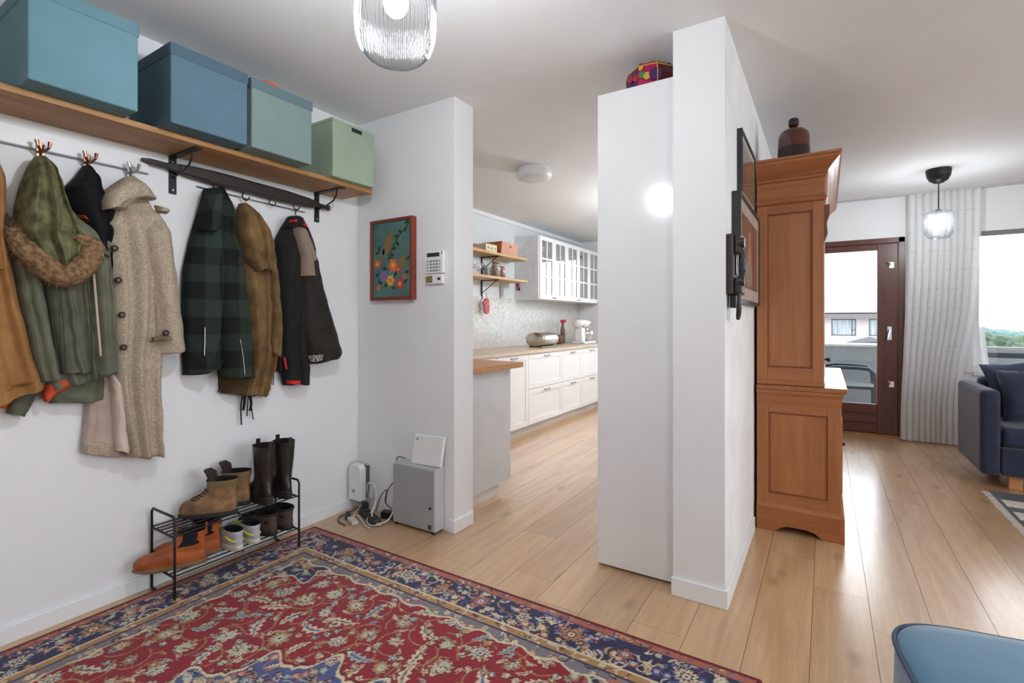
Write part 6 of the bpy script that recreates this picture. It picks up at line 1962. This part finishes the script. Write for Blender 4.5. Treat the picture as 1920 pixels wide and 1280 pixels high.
# ------------------------------------------------------------------ sofa, cushions, living rug, footstool
navy = M('navy_velvet', srgb(30, 40, 68), 0.75, col2=srgb(24, 32, 56), vscale=9, sheen=0.22, bump=0.1, bscale=200)
SX0, SX1, SY0, SY1 = 0.955, 3.0, 4.90, 5.66
sf = thing('sofa', (1.97, 5.36, 0), 'navy blue velvet sofa with box arms below the window', 'sofa')
MB().box(SX0 + 0.12, SX1 - 0.12, SY0 + 0.03, SY1 - 0.05, 0.10, 0.30).build('base', navy, sf, bevel=0.02, seg=3)
for xa in (SX0, SX1 - 0.115):
    MB().box(xa, xa + 0.115, SY0, SY1, 0.095, 0.715).build('arm', navy, sf, bevel=0.035, seg=4)
MB().box(SX0 + 0.116, SX1 - 0.116, SY1 - 0.13, SY1, 0.30, 0.76).build('backrest', navy, sf, bevel=0.05, seg=4)
for k in range(2):
    xa = lerp(SX0 + 0.118, SX1 - 0.118, k / 2)
    xb_ = lerp(SX0 + 0.118, SX1 - 0.118, (k + 1) / 2)
    MB().box(xa + 0.003, xb_ - 0.003, SY0 + 0.03, SY1 - 0.135, 0.302, 0.445).build('seat_cushion', navy, sf, bevel=0.04, seg=4)
MB().box(SX0 + 0.117, SX1 - 0.117, SY0 + 0.008, SY0 + 0.029, 0.105, 0.30).build('front_rail', navy, sf, bevel=0.006)
for xa in (SX0 + 0.165, SX1 - 0.24):
    for ya in (SY0 + 0.06, SY1 - 0.14):
        MB().box(xa, xa + 0.075, ya, ya + 0.075, 0, 0.10).build('leg', butcher, sf, bevel=0.004)


def cushion(c, n_, up, s, th, mat, label, name='cushion'):
    n_, up = Vector(n_).normalized(), Vector(up)
    up = (up - n_ * up.dot(n_)).normalized()
    rt_ = up.cross(n_)
    t = thing(name, (c[0], c[1], 0.45), label, 'cushion')
    K = 16
    fr_, bk2 = [], []
    for j in range(K + 1):
        for i in range(K + 1):
            u, v = 2 * i / K - 1, 2 * j / K - 1
            pin = 1 - 0.10 * (1 - u * u) * abs(v) ** 3 - 0.0
            pin2 = 1 - 0.10 * (1 - v * v) * abs(u) ** 3
            h_ = th * ((1 - u ** 4) * (1 - v ** 4)) ** 0.5 + 0.006 * noise.noise(Vector((u * 3, v * 3, c[0] * 9)))
            q = Vector(c) + rt_ * (u * s * pin2) + up * (v * s * pin)
            fr_.append(q + n_ * h_)
            bk2.append(q - n_ * max(h_, 0.0))
    w = K + 1
    n0 = len(fr_)
    fs = []
    for j in range(K):
        for i in range(K):
            a = j * w + i
            fs.append((a, a + 1, a + w + 1, a + w))
            fs.append((n0 + a, n0 + a + w, n0 + a + w + 1, n0 + a + 1))
    for i in range(K):
        fs += [(i, n0 + i, n0 + i + 1, i + 1), (K * w + i, K * w + i + 1, n0 + K * w + i + 1, n0 + K * w + i), (i * w, (i + 1) * w, n0 + (i + 1) * w, n0 + i * w), (i * w + K, n0 + i * w + K, n0 + (i + 1) * w + K, (i + 1) * w + K)]
    MB().add(fr_ + bk2, fs).build('cover', mat, t, smooth=True)


nav2 = M('navy_cushion', srgb(34, 46, 74), 0.7, col2=srgb(26, 36, 58), vscale=7, sheen=0.25, bump=0.1)
nav3 = M('slate_cushion', srgb(46, 60, 88), 0.6, col2=srgb(32, 44, 70), vscale=7, sheen=0.25, bump=0.1)
cushion((1.305, 5.41, 0.70), (-0.05, -1, 0.20), (-0.2, 0.2, 1), 0.215, 0.07, nav3, 'slate blue throw cushion leaning behind the front one on the sofa')
cushion((1.325, 5.23, 0.665), (-0.12, -1, 0.28), (-0.08, 0.3, 1), 0.20, 0.075, nav2, 'dark navy throw cushion in front on the sofa corner')
cushion((1.86, 5.40, 0.69), (0.1, -1, 0.2), (0, 0.2, 1), 0.22, 0.075, nav2, 'navy throw cushion on the middle of the sofa')

lr = thing('woven_rug', (2.1, 3.9, 0), 'grey and cream woven rug in front of the sofa', 'rug')
gw = fabric('grey_weave', srgb(96, 98, 104), srgb(70, 72, 78), vs=60)
cw = fabric('cream_weave', srgb(206, 200, 188), srgb(170, 164, 154), vs=60)
MB().box(0.985, 3.2, 3.0, 4.82, 0.0005, 0.008).build('ground_weave', gw, lr)
rr = random.Random(6)
for k in range(6):
    ya = 4.56 - k * 0.26
    MB().box(1.0, 3.18, ya - 0.10, ya + 0.05, 0.008, 0.011).build('cream_band', cw, lr)
fg = MB()
for k in range(170):
    y = lerp(3.02, 4.80, k / 169)
    fg.tube([(0.985, y, 0.004), (0.965, y + rr.uniform(-0.004, 0.004), 0.004), (0.942 + rr.uniform(-0.006, 0.006), y + rr.uniform(-0.006, 0.006), 0.003)], 0.0022, 5)
fg.build('fringe', cw, lr, kind='stuff')

teal_v = M('blue_velvet', srgb(78, 124, 152), 0.7, col2=srgb(68, 112, 140), vscale=4, sheen=0.3, bump=0.08, bscale=240)
fs_ = thing('footstool', (0.465, 1.37, 0), 'blue velvet footstool with piped edge near the patterned rug', 'footstool')
ang = math.radians(10)


def sq_ring(hx, hy, z, n_=48, pw=5.0):
    o = []
    for i in range(n_):
        a = 2 * math.pi * i / n_
        c, s = math.cos(a), math.sin(a)
        x, y = hx * math.copysign(abs(c) ** (2 / pw), c), hy * math.copysign(abs(s) ** (2 / pw), s)
        o.append(Vector((0.475 + x * math.cos(ang) - y * math.sin(ang), 1.37 + x * math.sin(ang) + y * math.cos(ang), z)))
    return o


h1, h2 = 0.31, 0.31
MB().rings([sq_ring(h1 - 0.02, h2 - 0.02, 0.12), sq_ring(h1, h2, 0.14), sq_ring(h1 + 0.004, h2 + 0.004, 0.28), sq_ring(h1, h2, 0.43), sq_ring(h1 - 0.004, h2 - 0.004, 0.437)], True, True).build('body', M('blue_velvet_side', srgb(84, 108, 140), 0.75, sheen=0.6, vscale=5), fs_, smooth=True)
MB().rings([sq_ring(h1 - 0.002, h2 - 0.002, 0.436), sq_ring(h1 - 0.01, h2 - 0.01, 0.447), sq_ring(h1 - 0.05, h2 - 0.05, 0.454), sq_ring(h1 - 0.14, h2 - 0.14, 0.458), sq_ring(0.02, 0.02, 0.46)], False, True).build('top_cushion', teal_v, fs_, smooth=True)
MB().tube(sq_ring(h1 + 0.001, h2 + 0.001, 0.438), 0.0055, 8, closed=True).build('piping', M('piping_slate', srgb(62, 78, 106), 0.7), fs_, smooth=True)
for sx in (-1, 1):
    for sy in (-1, 1):
        x, y = sx * 0.23, sy * 0.23
        q = Vector((0.475 + x * math.cos(ang) - y * math.sin(ang), 1.37 + x * math.sin(ang) + y * math.cos(ang), 0))
        MB().cyl(q, q + Vector((0, 0, 0.122)), 0.014, 10, 0.02).build('leg', butcher, fs_)
